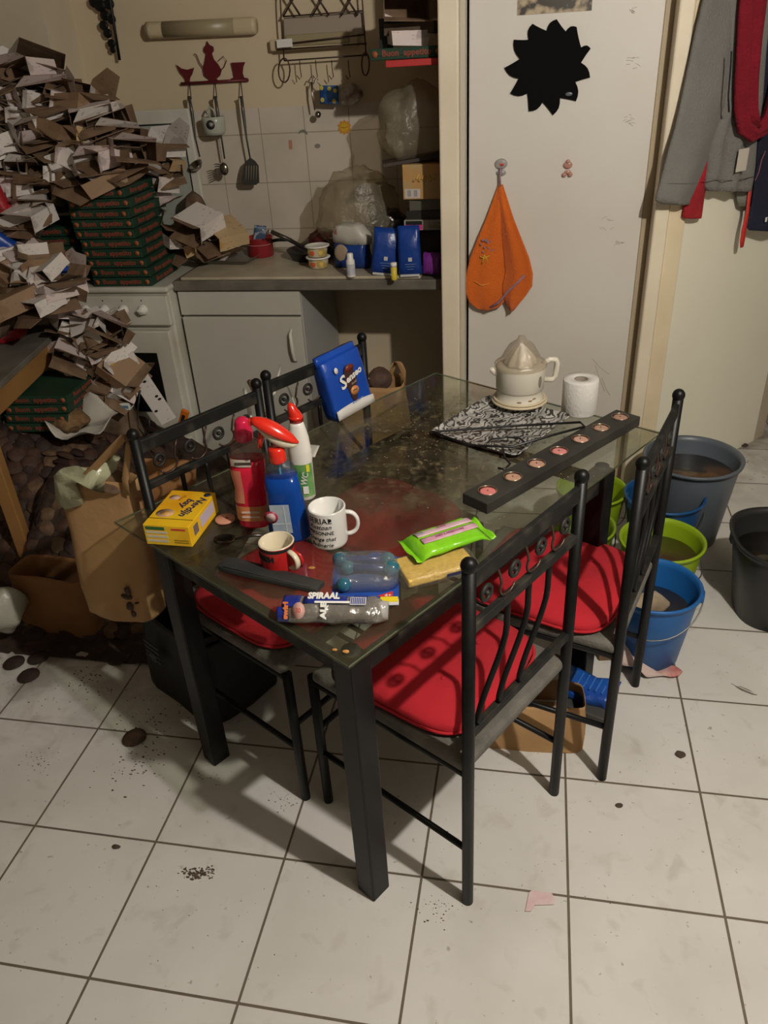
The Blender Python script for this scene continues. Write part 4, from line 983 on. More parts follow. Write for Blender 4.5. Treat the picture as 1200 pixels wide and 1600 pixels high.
# black candle bar with seven tealights
a, b_ = on(750,790), on(975,662); d_ = b_-a; an_ = math.atan2(d_.y, d_.x); L_ = .635
mid = (on(733,781)+on(770,806)+on(990,666)+on(955,656))/4
t = thing('candle_holder', 'long low black candle bar with seven tealight holes on the right of the glass', 'candle holder', mid, an_)
hw = .038; holes = [(-L_/2+.045+(L_-.085)*k/6, 0) for k in range(7)]
g = G(); g.box((0,0,.014), (L_,hw*2,.028)); g.build('bar', M('black_wood', (.018,.017,.014), .6, dark=(.04,.037,.03), scale=10), t, bevel=.002)
L0 = ['salmon-pink tealight at the near end of the black bar','tan tealight, second from the near end of the black bar','tan tealight, third from the near end of the black bar',
      'pink tealight in the middle of the black bar','pale tealight, third from the far end of the black bar','brownish tealight, second from the far end of the black bar','brown tealight at the far end of the black bar']
wx = [(.72,.22,.20),(.52,.30,.20),(.52,.29,.21),(.68,.24,.22),(.58,.32,.24),(.45,.27,.19),(.42,.24,.17)]
mt = Matrix.Translation(mid) @ Matrix.Rotation(an_, 4, 'Z')
for k, (x, y) in enumerate(holes):
    q = mt @ V3((x, y, .0285)); c_ = thing('tealight', L0[k], 'candle', q, .7*k, 'tealights in the black bar'); c_.scale = (1.15,1.15,1)
    g = G(); g.lathe([(.0195,.0),(.0200,.0022),(.0192,.0030),(.0184,.0022),(.0184,.0004),(.0195,.0)], 28); g.build('cup', M('tealight_cup', (.55,.44,.32), .25, .9), c_)
    g = G(); g.lathe([(.0184,.0004),(.0120,.0012),(.001,.0010)], 28, cap=(True,False)); g.build('wax', M('wax_%d' % k, wx[k], .4, dark=tuple(v*.8 for v in wx[k]), scale=60), c_)
    g = G(); g.tube([(0,0,.0010),(.001,.0005,.0040)], .0009, 5); g.build('wick', inkb, c_)

# patterned tray, juicer, paper roll, hanger
q0, q1, q2, q3 = on(668,684), on(802,722), on(903,655), on(760,622)
cc = (q0+q1+q2+q3)/4; an_ = math.atan2((q1-q0).y, (q1-q0).x); W_ = (q1-q0).length; D_ = .30
trm = M('silver_pattern_tray', (.30,.29,.27), .45); nt, n, L = nodes_of(trm); b = n['Principled BSDF']
tc = n.new('ShaderNodeTexCoord'); wv = n.new('ShaderNodeTexWave'); wv.inputs['Scale'].default_value = 17; wv.inputs['Distortion'].default_value = 16; wv.inputs['Detail'].default_value = 2.5; wv.inputs['Detail Scale'].default_value = 1.6
L.new(tc.outputs['Object'], wv.inputs['Vector']); mr = n.new('ShaderNodeMapRange'); mr.inputs[1].default_value = .26; mr.inputs[2].default_value = .40; L.new(wv.outputs[0], mr.inputs[0])
L.new(mixc(nt, mr.outputs[0], (.035,.033,.030), mixc(nt, noise_fac(nt, tc.outputs['Object'], 30, .4, .6), (.50,.485,.46), (.28,.27,.25))), b.inputs['Base Color'])
t = thing('serving_tray', 'silver-grey tray with a dense black animal-stripe pattern', 'tray', cc, an_)
g = G(); w, d = W_/2, D_/2
def sq(w, d, z, r=.018, n=5):
    out = []
    for cx, cy, a0 in ((w-r,d-r,0),(-w+r,d-r,pi/2),(-w+r,-d+r,pi),(w-r,-d+r,1.5*pi)):
        out += [V3((cx+r*cos(a0+pi/2*i/n), cy+r*sin(a0+pi/2*i/n), z)) for i in range(n+1)]
    return out
g.loft([sq(w-.012,d-.012,.0008), sq(w,d,.014), sq(w+.003,d+.003,.0145), sq(w+.002,d+.002,.0165), sq(w-.001,d-.001,.0155), sq(w-.014,d-.014,.0035)])
g.build('tray', trm, t)
# wire hanger lying on the tray
hp = [on(676,684,.018), on(800,676,.020), on(905,677,.033), on(912,684,.033), on(862,697,.032), on(800,709,.020), on(733,706,.019), on(676,684,.018)]
t = thing('clothes_hanger', 'black plastic clothes hanger lying over the patterned tray', 'hanger', cc)
hk = lambda P: [q-cc for q in P]
hb = M('black_hanger_plastic', (.012,.011,.011), .3)
g = G(); g.tube(hk(hp[:-1]), .0035, 8, closed=True); g.build('frame', hb, t)
g = G(); g.tube(hk([on(757,706,.020), on(767,697,.020), on(790,694,.021), on(812,696,.021), on(822,704,.020), on(818,709,.019)]), .0026, 8); g.build('cross_bar', hb, t)
g = G(); g.tube(hk([on(786,712,.019), on(788,722,.014), on(797,727,.005), on(789,735,.003), on(778,733,.003)]), .003, 8); g.build('hook', hb, t)
# citrus juicer
jp = on(811,634); jz = .018
t = thing('citrus_juicer', 'white electric citrus juicer with a ribbed cone under a clear dome', 'juicer', jp, .0); t.scale = (1.14,1.14,1.10)
jw = M('juicer_white', (.66,.62,.52), .3, coat=.3)
g = G()
for k, r in enumerate((.068,.064)):
    g.tube([V3((r*cos(2*pi*i/40)*(1+.02*sin(3*i)), r*sin(2*pi*i/40), .0205+.006*k)) for i in range(40)], .0035, 8, closed=True)
g.build('cord', M('cream_cord', (.56,.48,.33), .45), t)
g = G(); g.lathe([(.001,.018),(.062,.018),(.062,.026),(.058,.032),(.058,.052),(.059,.054),(.0605,.056),(.062,.110),(.062,.114),(.055,.116)], 40, cap=(True,True)); g.build('body', jw, t)
g = G(); g.lathe([(.0592,.0525),(.0592,.0535)], 40); g.build('seam', M('seam_line', (.25,.22,.16), .6), t)  # thin darker joint around the juicer body
g = G(); g.loft([ring((-.056,-.010,.098), (0,.011,0), (0,0,.014), 12), ring((-.068,-.013,.103), (0,.009,0), (0,0,.010), 12), ring((-.076,-.015,.107), (0,.006,0), (0,0,.006), 12)]); g.build('spout', jw, t)
g = G(); rings = []
for q, (wy, wz) in (((.056,-.0,.106),(.009,.006)), ((.078,-.0,.116),(.009,.006)), ((.092,-.0,.114),(.009,.006)), ((.096,0,.104),(.009,.006)), ((.094,0,.070),(.009,.005)), ((.086,0,.060),(.009,.005)), ((.072,0,.062),(.009,.005))): pass
g.tube([(.056,0,.112),(.074,0,.124),(.089,0,.122),(.0935,0,.112),(.091,0,.078),(.084,0,.068),(.060,0,.070)], .0075, 10); g.xf(Matrix.Rotation(.25, 4, 'Z')); g.build('handle', jw, t)
g = G(); g.ball((0,0,0), .011, (.6,.15,1.7), 14, 10); g.xf(Matrix.Rotation(.95, 4, 'Z') @ Matrix.Translation((0,-.0605,.085))); g.build('level_window', M('smoky_window', (.22,.20,.16), .15), t)
g = G(); rings = []
for i in range(11):
    s = i/10; z = .118+.055*s; r = .036*(1-s**1.7)+.002; n_ = 48
    rings.append([V3((r*(1+.10*cos(8*2*pi*k/n_))*cos(2*pi*k/n_), r*(1+.10*cos(8*2*pi*k/n_))*sin(2*pi*k/n_), z)) for k in range(n_)])
g.loft(rings); g.build('cone', jw, t)
g = G(); g.lathe([(.065,.114),(.066,.120),(.062,.124),(.052,.130),(.042,.150),(.030,.170),(.012,.183),(.008,.192),(.001,.194)], 36); g.build('dome', film_mat('dome_film', (.60,.53,.42), .76, .06, .12), t)
for (x, z) in ((.0,.036),(.012,.040),(-.030,.034)):
    g = G(); g.ball((0,0,0), .005, (1.2,.1,.5), 8, 5); g.xf(Matrix.Rotation(x*16+.5, 4, 'Z') @ Matrix.Translation((0,-.0583,z))); g.build('stain', M('food_stain', (.30,.18,.08), .7), t)
# toilet roll
t = thing('toilet_roll', 'upright white toilet roll beside the juicer', 'toilet roll', on(904,643))
g = G(); g.lathe([(.020,.0),(.0475,.0),(.0495,.003),(.0495,.098),(.048,.101),(.020,.101),(.0185,.098),(.0185,.003),(.020,0)], 40); g.build('paper', M('tissue_white', (.66,.64,.60), .9, bump=.25, bscale=140), t)
g = G(); g.lathe([(.0186,.002),(.0186,.1005),(.0170,.1005),(.0170,.002)], 24); g.build('tube', M('grey_card', (.24,.20,.16), .8), t)

# blue coffee pack leaning at the far left of the glass, with the paper bag behind it
c0, c1 = on(523,652), on(585,631); d_ = c1-c0; an_ = math.atan2(d_.y, d_.x); W_ = d_.length
t = thing('coffee_pack', 'blue foil pack of coffee pads with white script and a coffee cup picture', 'packet', (c0+c1)/2+V3((.016,-.036,.010)))
t.rotation_euler = (-.16,-.10,an_+.14); w = W_/2*1.04; h = .172; dd_ = .068
cobalt = M('cobalt_foil', (.012,.075,.44), .3, dark=(.008,.05,.32), scale=8, bump=.45, bscale=20)
g = G(); g.loft([ring((0,dd_/2,z), (w*kw,0,0), (0,dd_/2*kd,0), 32, 6) for z, kw, kd in ((.002,.97,.96),(.02,1,1),(.08,1.01,1.04),(.13,1.0,.98),(h,1.0,.8),(h+.004,.99,.70))]); g.jig(.0025, 28, 4); g.build('pouch', cobalt, t)
g = G(); g.loft([ring((-.004,dd_*.45,z), (w*1.0,0,0), (0,.010,0), 24, 5) for z in (h-.005,h+.02)]); g.jig(.003, 28, 5); g.build('top_fold', cobalt, t)
g = G(); g.sheet(lambda i, j: V3((-w*.97+2*w*.97*i, -.0025, .004+.024*j*(1+.35*sin(2.5*i+.5)))), 10, 2); g.build('white_edge', M('foil_white', (.66,.64,.60), .35), t, solid=.001)
fz = -.0042
g = G(); g.prism([(.018*cos(a)*1.25*(1.0 if sin(a) > -.2 else .7)+.004, .055*sin(a)+.092) for a in [2*pi*k/28 for k in range(28)]], 0, .0012); g.xf(face((0,fz,0), (1,0,0), (0,0,1))); g.build('dark_drop', M('coffee_brown_print', (.055,.022,.018), .4), t)
disc('red_glow', .015, M('brown_red_print', (.18,.03,.02), .4), t, face((.010,fz-.0014,.136), (1,0,0), (0,0,1)), sx=1.1, sy=.7)
disc('cup', .0155, M('orange_cup_print', (.62,.26,.09), .4), t, face((.009,fz-.0014,.068), (1,0,0), (0,0,1)), sx=1, sy=.85)
g = G(); g.tube([(.002,fz-.0028,.067),(.007,fz-.0028,.071),(.011,fz-.0028,.068),(.016,fz-.0028,.071)], .0012, 5); g.build('swirl', inkb, t)
lettering('S', .052, inkw, t, face((-.028,fz-.0016,.102), (1,0,.25), (-.25,0,1)), bold=.0012, shear=.25)
lettering('enseo', .027, inkw, t, face((.017,fz-.0024,.112), (1,0,.25), (-.25,0,1)), bold=.0010, shear=.25)
lettering('decaf', .010, M('pale_brown_ink', (.45,.35,.28), .5), t, face((.012,fz-.0024,.091), (1,0,.2), (-.2,0,1)))
lettering('48 koffiepads', .008, M('light_blue_ink', (.28,.40,.68), .4), t, face((.010,fz-.0010,.036), (1,0,.12), (-.12,0,1)))
disc('badge', .0085, inkw, t, face((-.038,fz-.0006,.145), (1,0,0), (0,0,1)), sx=.8, sy=1.1)

# utensils and paper near the kitchen side chairs
def stick(name, label, cat, A, B, r, m_, r2=None, flat=False):
    g = G(); a, b_ = V3(A), V3(B)
    pts = [a+(b_-a)*s for s in (0,.25,.5,.75,1)]; r2 = r2 or r
    g.tube(pts, [r+(r2-r)*s for s in (0,.25,.5,.75,1)], 8); return g.build(name, m_)
tag(stick('wooden_spoon', '', '', on(423,668,.004), on(394,622,.055), .005, M('spoon_wood', (.36,.24,.13), .6), .009), 'tan wooden spatula leaning behind the spray bottle', 'spatula')
tag(stick('plastic_knife', '', '', on(423,640,.004), on(442,598,.06), .005, whitem, .003), 'white plastic knife standing against the chair knobs', 'knife')
tag(stick('white_tube', '', '', on(392,656,.006), on(386,630,.045), .006, whitem, .007), 'white plastic tube behind the crimson soap cap', 'tube')
tag(stick('plastic_fork', '', '', on(463,640,.003), on(451,617,.03), .002, whitem, .003), 'thin white plastic fork handle below the coffee pack', 'fork')
g = G(); g.sheet(lambda i, j: on(482,696)*(1-i)*(1-j)+on(500,703)*i*(1-j)+on(470,712)*(1-i)*j+on(492,716)*i*j+V3((0,0,.003+.010*i*(1-j))), 5, 5)
tag(g.build('paper_scrap', M('paper_white', (.60,.57,.50), .7), solid=.001), 'white folded paper corner behind the white gel bottle', 'paper')
# black frying pan / clutter hanging behind the coffee pack
t = thing('plastic_bag', 'black plastic bag draped over the chair rail behind the coffee pack', 'bag', at_z(528,566,.86))
g = G(); g.loft([ring((0,0,-.14), (.02,0,0), (0,.03,0), 20), ring((0,0,-.08), (.04,0,0), (0,.05,0), 20), ring((0,0,.0), (.035,0,0), (0,.05,0), 20), ring((.01,0,.035), (.02,0,0), (0,.03,0), 20)])
g.jig(.014, 18, 2); g.build('bag', M('black_bin_plastic', (.010,.010,.011), .4, bump=.6, bscale=30), t, sub=1)
# ------------------------------------------------------------- things on the worktop (back niche)
WZ = .9105
def wt(u, v, z=0.0):
    p = at_z(u, v, WZ); p.z += z; return p
t = thing('saucepan', 'small dark-red saucepan with blue packets stuffed in it', 'saucepan', wt(405,402)+V3((0,.03,0)))
g = G(); g.lathe([(.001,.0),(.052,.0),(.056,.004),(.057,.075),(.060,.078),(.057,.079),(.054,.075),(.052,.008),(.001,.006)], 32); g.build('pot', M('dark_red_enamel', (.30,.02,.025), .35, coat=.3), t)
g = G(); g.tube(ring((0,0,.052), (.0575,0,0), (0,.0575,0), 32), .0012, 5, closed=True); g.build('rim_line', M('pale_red_line', (.55,.30,.28), .4), t)
g = G(); g.tube([(.055,.0,.06),(.085,-.01,.066),(.15,-.03,.07)], .007, 8); g.build('handle', inkb, t)
pouch('coffee_packet', 'dark blue packet standing in the red saucepan', 'packet', wt(402,400,.035)+V3((0,.04,0)), .055,.085,.02, M('slate_blue_print', (.05,.09,.16), .4, dark=(.35,.38,.40), scale=40, thr=(.55,.6)), (.1,.2,.3), 5)
t = thing('frying_pan', 'black frying pan with its steel-tipped handle raised over the sink', 'frying pan', wt(472,412)+V3((.02,.10,0)))
g = G(); g.lathe([(.001,.002),(.085,.002),(.105,.035),(.108,.038),(.103,.036),(.082,.007),(.001,.006)], 32); g.build('pan', M('black_pan', (.02,.018,.015), .4), t)
A = at_y(480,390,2.13)-V3(t.location); B = at_y(424,362,2.06)-V3(t.location); 
g = G(); g.tube([A, A+(B-A)*.5+V3((0,0,.004)), B], [.008,.009,.009], 10); g.build('handle', M('black_handle', (.03,.022,.018), .3, coat=.4), t)
g = G(); g.tube([B, B+V3((-.012,0,.004)), B+V3((-.018,0,-.004)), B+V3((-.012,0,-.012))], .005, 8); g.build('handle_tip', steel, t)
for k, (w, lab) in enumerate(((0,'lower printed yoghurt cup with white rim at the sink edge'),(1,'upper printed yoghurt cup stacked on another at the sink edge'))):
    t = thing('yoghurt_cup', lab, 'cup', wt(495,420,.002+.043*k)+V3((.004,.02,0)), .3*k, 'yoghurt cups at the sink edge')
    g = G(); g.lathe([(.001,0),(.034,0),(.036,.003),(.041,.036),(.041,.038)], 32); g.build('cup', M('cup_card', (.52,.46,.34), .5, dark=(.45,.33,.10), scale=35, thr=(.5,.55)), t)
    g = G(); g.lathe([(.030,.037),(.041,.036),(.049,.038),(.049,.042),(.041,.043),(.038,.040),(.030,.038),(.001,.038)], 32); g.build('rim', whitem, t)
    for a, c_ in ((-.5,(.70,.10,.03)),(.35,(.60,.42,.10)),(-1.2,(.60,.42,.10))):
        g = G(); g.ball((0,0,0), .010, (1,.09,.95), 12, 7); g.xf(Matrix.Rotation(a+.2-.3*k, 4, 'Z') @ Matrix.Translation((0,-.0388,.018))); g.build('fruit_print', M('fruit_%d' % int(c_[0]*100), c_, .5), t)
bm = M('blue_pack', (.012,.05,.24), .35, dark=(.008,.03,.15), scale=12, bump=.4, bscale=18)
t = pouch('nappy_pack', 'blue pack with a crumpled white top between yoghurt cups and coffee bags', 'packet', wt(545,425)+V3((.0,.09,0)), .155,.125,.09, bm, (0,0,-.2), 11)
g = G(); g.loft([ring((0,.0,z), (w,0,0), (0,.042,0), 20, 3) for z, w in ((.095,.074),(.125,.078),(.155,.055),(.16,.03))]); g.jig(.012, 18, 4); g.build('white_top', M('white_film_print', (.50,.48,.42), .4, dark=(.35,.10,.10), scale=14, thr=(.6,.66)), t)
g = G(); g.ball((-.028,-.045,.06), .030, (1,.2,1.1), 14, 8); g.build('picture', M('fawn_print', (.34,.25,.17), .5), t)
t = thing('spray_can', 'small white tube standing in front of the blue pack', 'tube', wt(549,432))
g = G(); g.lathe([(.001,0),(.016,0),(.0165,.002),(.0165,.058),(.015,.062),(.012,.066),(.012,.084),(.010,.086),(.001,.087)], 24); g.build('can', whitem, t)
g = G(); g.lathe([(.0168,.008),(.0168,.048)], 24); g.build('label', M('lilac_white', (.42,.42,.50), .4, dark=(.6,.58,.56), scale=60), t)
for k, (u, v, w, h, lab, r) in enumerate(((598,430,.105,.165,'tapering royal-blue foil coffee bag, left one of the pair on the worktop',(.0,.12,.12)),(640,432,.090,.175,'upright royal-blue coffee bag with a tiny white emblem, right one of the pair',(0,-.02,.05)))):
    t = pouch('coffee_bag', lab, 'bag', wt(u, v)+V3((0,.03,0)), w, h, .06, M('royal_foil', (.010,.050,.27), .3, dark=(.006,.03,.17), scale=9, bump=.5, bscale=16), r, 20+k, grp=None)
    patch('emblem', .014, .014, M('silver_print', (.50,.50,.48), .4), t, face((.004,-.033,.062), (1,0,.0), (0,0,1)))
    for q in range(3): patch('small_print', .040-.008*q, .003, M('dim_blue_print', (.10,.16,.36), .4), t, face((.004,-.0335,.045-.009*q), (1,0,0), (0,0,1)))
    g = G(); g.box((0,-.030,.004), (w*.8,.004,.008)); g.build('bottom_seam', M('silver_print', (.50,.50,.48), .4), t)
t = thing('highlighter', 'yellow tube standing between the two blue coffee bags', 'tube', wt(616,437))
g = G(); g.lathe([(.001,0),(.011,0),(.0115,.002),(.0115,.052),(.001,.052)], 20); g.build('tube', M('yellow_tube', (.62,.48,.04), .35), t)
g = G(); g.lathe([(.0118,.047),(.0118,.062),(.001,.063)], 20, cap=(True,True)); g.build('cap', whitem, t)
pouch('coffee_bag', 'purple packet at the right end of the worktop', 'packet', wt(675,430)+V3((-.002,.03,0)), .075,.075,.045, M('purple_foil', (.20,.03,.26), .35, dark=(.10,.015,.14), scale=12, bump=.4, bscale=18), (0,0,-.1), 31)
# tray and flat packs at left of the worktop
t = thing('oven_tray', 'grey shallow oven tray under the food packaging at the sink', 'tray', wt(345,412)+V3((.01,.07,.0)), -.1)
g = G(); g.loft([sq(.115,.085,.001), sq(.135,.105,.018), sq(.138,.108,.019), sq(.133,.103,.018), sq(.112,.082,.003)]); g.build('tray', M('grey_tray', (.24,.23,.20), .4, .4), t)
t = thing('ready_meal_sleeve', 'white and green ready-meal sleeve lying on the grey tray', 'packet', wt(330,410,.022)+V3((0,.03,0)), -.1); t.rotation_euler = (.2,.0,-.1)
g = G(); g.box((0,0,.012), (.155,.10,.026)); g.build('sleeve', M('sleeve_pale', (.56,.48,.45), .5), t, bevel=.002)
patch('label', .045, .018, M('leaf_print', (.20,.28,.05), .5, dark=(.04,.06,.02), scale=40), t, face((.035,-.0502,.012), (1,0,0), (0,0,1)))
t = pouch('meat_tray', 'pink film-wrapped pack above the green-labelled sleeve', 'packet', wt(350,398,.055)+V3((0,.05,0)), .10,.05,.05, M('pink_film', (.50,.20,.20), .3, dark=(.42,.34,.30), scale=20), (.3,.1,.2), 14)
# clear plastic bags
def bag_blob(name, label, c, sx, sy, sz, m_, seed, rz=0):
    g = G(); g.ball((0,0,0), 1, (sx,sy,sz), 36, 22); 
    o_ = V3((seed*2.3, seed, 0)); vs = []
    for p in g.v:
        d = p.normalized(); k = 1+.22*noise.noise(d*2.2+o_)+.12*abs(noise.noise(d*6+o_))
        vs.append(p*k)
    g.v = vs; g.xf(Matrix.Rotation(rz, 4, 'Y')); o = g.build(name, m_, None); o.location = c; return tag(o, label, 'bag')
fm = film_mat('grey_bag_film', (.60,.54,.40), .80, .22, .06)
bag_blob('plastic_bag', 'big clear greenish plastic bag leaning on the tiles behind the blue packs', at_y(560,335,2.20)+V3((0,0,.0)), .165, .13, .17, fm, 2, .5)
bag_blob('plastic_bag', 'clear plastic bag hanging above the orange picture box in the niche', at_y(648,195,2.05), .13, .11, .13, fm, 5, -.3)
bag_blob('plastic_bag', 'dark crumpled plastic bag in the gap behind the coffee bags', at_y(610,355,2.18), .08, .07, .07, M('dark_bag', (.03,.028,.022), .2, bump=.8, bscale=25), 7)
o_ = bag_blob('plastic_bag', 'dark red-brown bag lump behind the yoghurt cups', at_y(505,375,2.25), .06, .05, .045, M('dark_red_bag', (.08,.018,.015), .25, bump=.6, bscale=25), 8)
# stack at the right of the niche
pic = M('pasta_picture', (.50,.25,.07), .45, dark=(.42,.32,.16), scale=16)
def bx(name, label, c, d, m_, rz=0, cat='box', rot=None, grp=None):
    t = thing(name, label, cat, c, rz, grp); 
    if rot: t.rotation_euler = rot
    g = G(); g.box((0,0,d[2]/2), d); g.build('carton', m_, t, bevel=.0015); return t
darkbx = M('dark_carton', (.06,.04,.03), .6, dark=(.03,.02,.015), scale=8)
t = bx('carton', 'large dark carton standing behind the purple packet', (.135,2.06,.9105), (.13,.16,.14), darkbx)
t = bx('ready_meal_box', 'pink and black striped meal box with a pale end, under the clear trays', (.105,1.99,1.052), (.155,.13,.036), M('grey_carton', (.36,.33,.28), .5))
patch('pink_panel', .065, .018, M('pink_stripe', (.55,.05,.20), .5), t, face((-.040,-.0652,.011), (1,0,0), (0,0,1))); patch('black_panel', .062, .014, inkb, t, face((-.040,-.0652,.027), (1,0,0), (0,0,1)))
patch('green_panel', .05, .022, M('green_leaf_print', (.12,.15,.05), .5, dark=(.35,.33,.28), scale=30), t, face((.04,-.0652,.018), (1,0,0), (0,0,1)))
t = bx('plastic_tray', 'dark see-through plastic food tray on the pink-striped box', (.105,2.0,1.089), (.14,.12,.03), M('black_tray_plastic', (.03,.028,.024), .25))
t = bx('plastic_tray', 'grey see-through plastic food tray, upper of the two trays', (.110,2.0,1.120), (.135,.12,.042), M('smoke_plastic', (.10,.095,.075), .2), .1)
t = bx('ready_meal_box', 'orange picture box with a white printed corner panel in the niche stack', (.108,1.985,1.163), (.150,.14,.118), pic, -.05)
patch('white_panel', .058, .032, M('panel_white', (.55,.50,.42), .5), t, face((-.040,-.0702,.020), (1,0,0), (0,0,1)))
for k in range(2): patch('fine_print', .013, .022, M('grey_print', (.34,.30,.33), .4), t, face((-.052+.024*k,-.0712,.021), (1,0,0), (0,0,1)))
for k in range(4):
    g = G(); g.tube([(-.035+.02*k,-.0705,.06),(-.03+.02*k,-.0712,.075),(-.022+.02*k,-.0712,.068),(-.015+.02*k,-.0705,.085)], .004, 6); g.build('food_print', M('noodle_print', (.60,.38,.12), .5), t)
t = bx('carton', 'flattened dark card jutting left from the niche stack', (.055,2.0,1.284), (.22,.12,.012), darkbx, .15, rot=(0,-.10,.2))
# niche shelf with pizza box
t = thing('wall_shelf', 'red-edged wall shelf high in the niche carrying a green pizza box', 'shelf', (.05,2.09,1.60))
g = G(); g.box((.055,0,0), (.20,.56,.020)); g.build('board', M('red_shelf', (.45,.03,.03), .5), t, bevel=.002)
g = G(); g.prism([(.0,.0),(0,.30),(-.16,.30)], 0, .012); g.xf(Matrix.Translation((.14,-.05,-.01)) @ Matrix.Rotation(pi/2, 4, 'Y') @ Matrix.Rotation(0, 4, 'Z')); 
g2 = G(); g2.box((.145,.10,-.06), (.012,.34,.10)); g2.build('bracket', M('red_shelf', (.45,.03,.03), .5), t)
o = dup(piz); o['label'] = 'green pizza box on the high niche shelf reading Buon appetito'; o.location = (.072,1.965,1.611); o.rotation_euler = (0,0,.0); o['group'] = 'pizza box on the niche shelf'
o = carton(3, (.055,1.95,1.652), (.05,.06,.35), '', None, .85); o['label'] = 'small white torn tray on top of the niche pizza box'
t = bx('food_carton', 'dark food carton second above the niche pizza box', (.075,1.98,1.680), (.17,.15,.035), M('shaded_carton', (.10,.065,.04), .7), -.05)  # shade of the niche is put into this carton's dark colour
o = carton(6, (.055,1.96,1.722), (-.04,.08,.2), '', None, 1.0); o['label'] = 'pinkish-white burst carton topmost in the niche at the picture edge'
t = bx('food_carton', 'black upright carton at the left of the niche shelf', (-.022,2.0,1.611), (.03,.10,.12), M('black_carton', (.015,.015,.015), .5), 0)

# ------------------------------------------------------------- things on the back wall
YB = 2.398
a, b_ = at_y(230,48,YB-.03), at_y(400,40,YB-.03)
t = thing('strip_light', 'unlit cream tube light fitting on the kitchen wall', 'lamp', ((a+b_)/2).to_tuple()); L_ = (b_-a).length; an_ = math.atan2((b_-a).z, (b_-a).x)
t.rotation_euler = (0,-an_,0)
lampc = M('lamp_cream', (.55,.46,.30), .4)
g = G(); g.loft([ring((x,.0,0), (0,.026,0), (0,0,r), 20, 2.6) for x, r in ((-L_/2,.022),(-L_/2+.012,.030),(L_/2-.012,.030),(L_/2,.026))]); g.build('housing', lampc, t)
g = G(); g.loft([ring((x,-.004,0), (0,.026,0), (0,0,.029), 20, 2.6) for x in (-L_/2+.075,L_/2-.085)]); g.build('diffuser', M('lamp_dim', (.33,.27,.16), .35), t)
g = G(); g.loft([ring((x,-.001,0), (0,.026,0), (0,0,.0305), 20, 2.6) for x in (-L_/2+.004,-L_/2+.022)]); g.build('end_band', M('lamp_dim', (.33,.27,.16), .35), t)
a, b_ = at_y(423,72,YB-.02), at_y(560,62,YB-.02)
t = thing('strip_light', 'second cream light fitting behind the wire rack', 'lamp', ((a+b_)/2).to_tuple()); L_ = (b_-a).length
g = G(); g.box((0,0,0), (L_,.035,.040)); g.build('housing', lampc, t, bevel=.006)
g = G(); g.box((.02,-.005,.012), (L_*.72,.04,.040)); g.build('diffuser', M('lamp_dim', (.33,.27,.16), .35), t, bevel=.006)
# utensil rack with teapot, creamer and cup
dr_ = M('dark_red_metal', (.11,.010,.014), .4)
t = thing('utensil_rack', 'dark red metal rack with creamer, coffee pot and cup silhouettes', 'rack', (0,0,0)); RY = 2.385
def wy(u, v, y=RY): return at_y(u, v, y)
def flat(name, pts, m_, par, y=RY, th=.004):
    g = G(); P = [at_y(u, v, y) for u, v in pts]; n_ = len(P)
    g.add([(p.x, y, p.z) for p in P]+[(p.x, y+th, p.z) for p in P], [tuple(range(n_)), tuple(range(2*n_-1, n_-1, -1))]+[(i+n_, (i+1) % n_+n_, (i+1) % n_, i) for i in range(n_)], 0, False)
    return g.build(name, m_, par)
g = G(); g.tube([wy(283,131), wy(388,125)], .006, 8); g.build('bar', dr_, t)
flat('creamer', [(275,101),(283,107),(292,109),(303,106),(300,116),(297,121),(296,127),(302,131),(285,131),(290,126),(288,121),(281,113)], dr_, t)
flat('coffee_pot', [(323,64),(327,70),(333,73),(334,79),(331,84),(334,93),(341,101),(346,110),(344,118),(338,123),(343,128),(322,129),(327,124),(319,118),(317,108),(320,96),(322,84),(318,79),(319,73),(322,70)], dr_, t)
flat('cup', [(361,98),(383,97),(380,104),(379,114),(381,121),(386,122),(386,127),(362,128),(360,123),(366,121),(364,111)], dr_, t)
g = G(); g.tube([wy(341,95), wy(349,88), wy(354,95), wy(350,105), wy(344,110)], .0018, 6); g.build('pot_handle', dr_, t)
g = G(); g.tube([wy(319,108), wy(312,98), wy(307,86), wy(304,84)], .002, 6); g.build('spout', dr_, t)
for u, v in ((296,131),(336,129),(376,127)):
    g = G(); g.tube([wy(u,v), wy(u+2,v+16,2.36), wy(u+3,v+24,2.338), wy(u+1,v+28,2.336), wy(u-3,v+24,2.336)], .0022, 6); g.build('hook', steel, t)
gm_ = M('grey_utensil', (.10,.095,.085), .35, .6)
t = thing('ladle', 'steel soup ladle hanging left on the utensil rack', 'ladle', (0,0,0))
g = G(); g.tube([wy(295,150,2.338), wy(300,175,2.335), wy(305,215,2.335), wy(312,245,2.335)], [.0065,.0075,.004,.0035], 8); g.build('handle', gm_, t)
g = G(); g.lathe([(.001,-.020),(.020,-.014),(.030,.0),(.032,.004),(.029,.003),(.018,-.012),(.001,-.017)], 24); g.xf(Matrix.Translation(wy(306,258,2.30)) @ Matrix.Rotation(.5, 4, 'X') @ Matrix.Rotation(-.25, 4, 'Y')); g.build('bowl', M('polished_steel', (.38,.35,.30), .18, 1.0), t)
t = thing('pasta_spoon', 'steel pasta spoon with claws hanging in the middle of the rack', 'spoon', (0,0,0))
g = G(); g.tube([wy(336,150,2.338), wy(340,175,2.335), wy(346,215,2.335), wy(351,248,2.335)], [.0065,.0075,.004,.0035], 8); g.build('handle', gm_, t)
g = G(); c_ = wy(350,264,2.31); g.ball(c_, .026, (.75,.45,1.0), 16, 10); g.build('bowl', M('polished_steel', (.38,.35,.30), .18, 1.0), t)
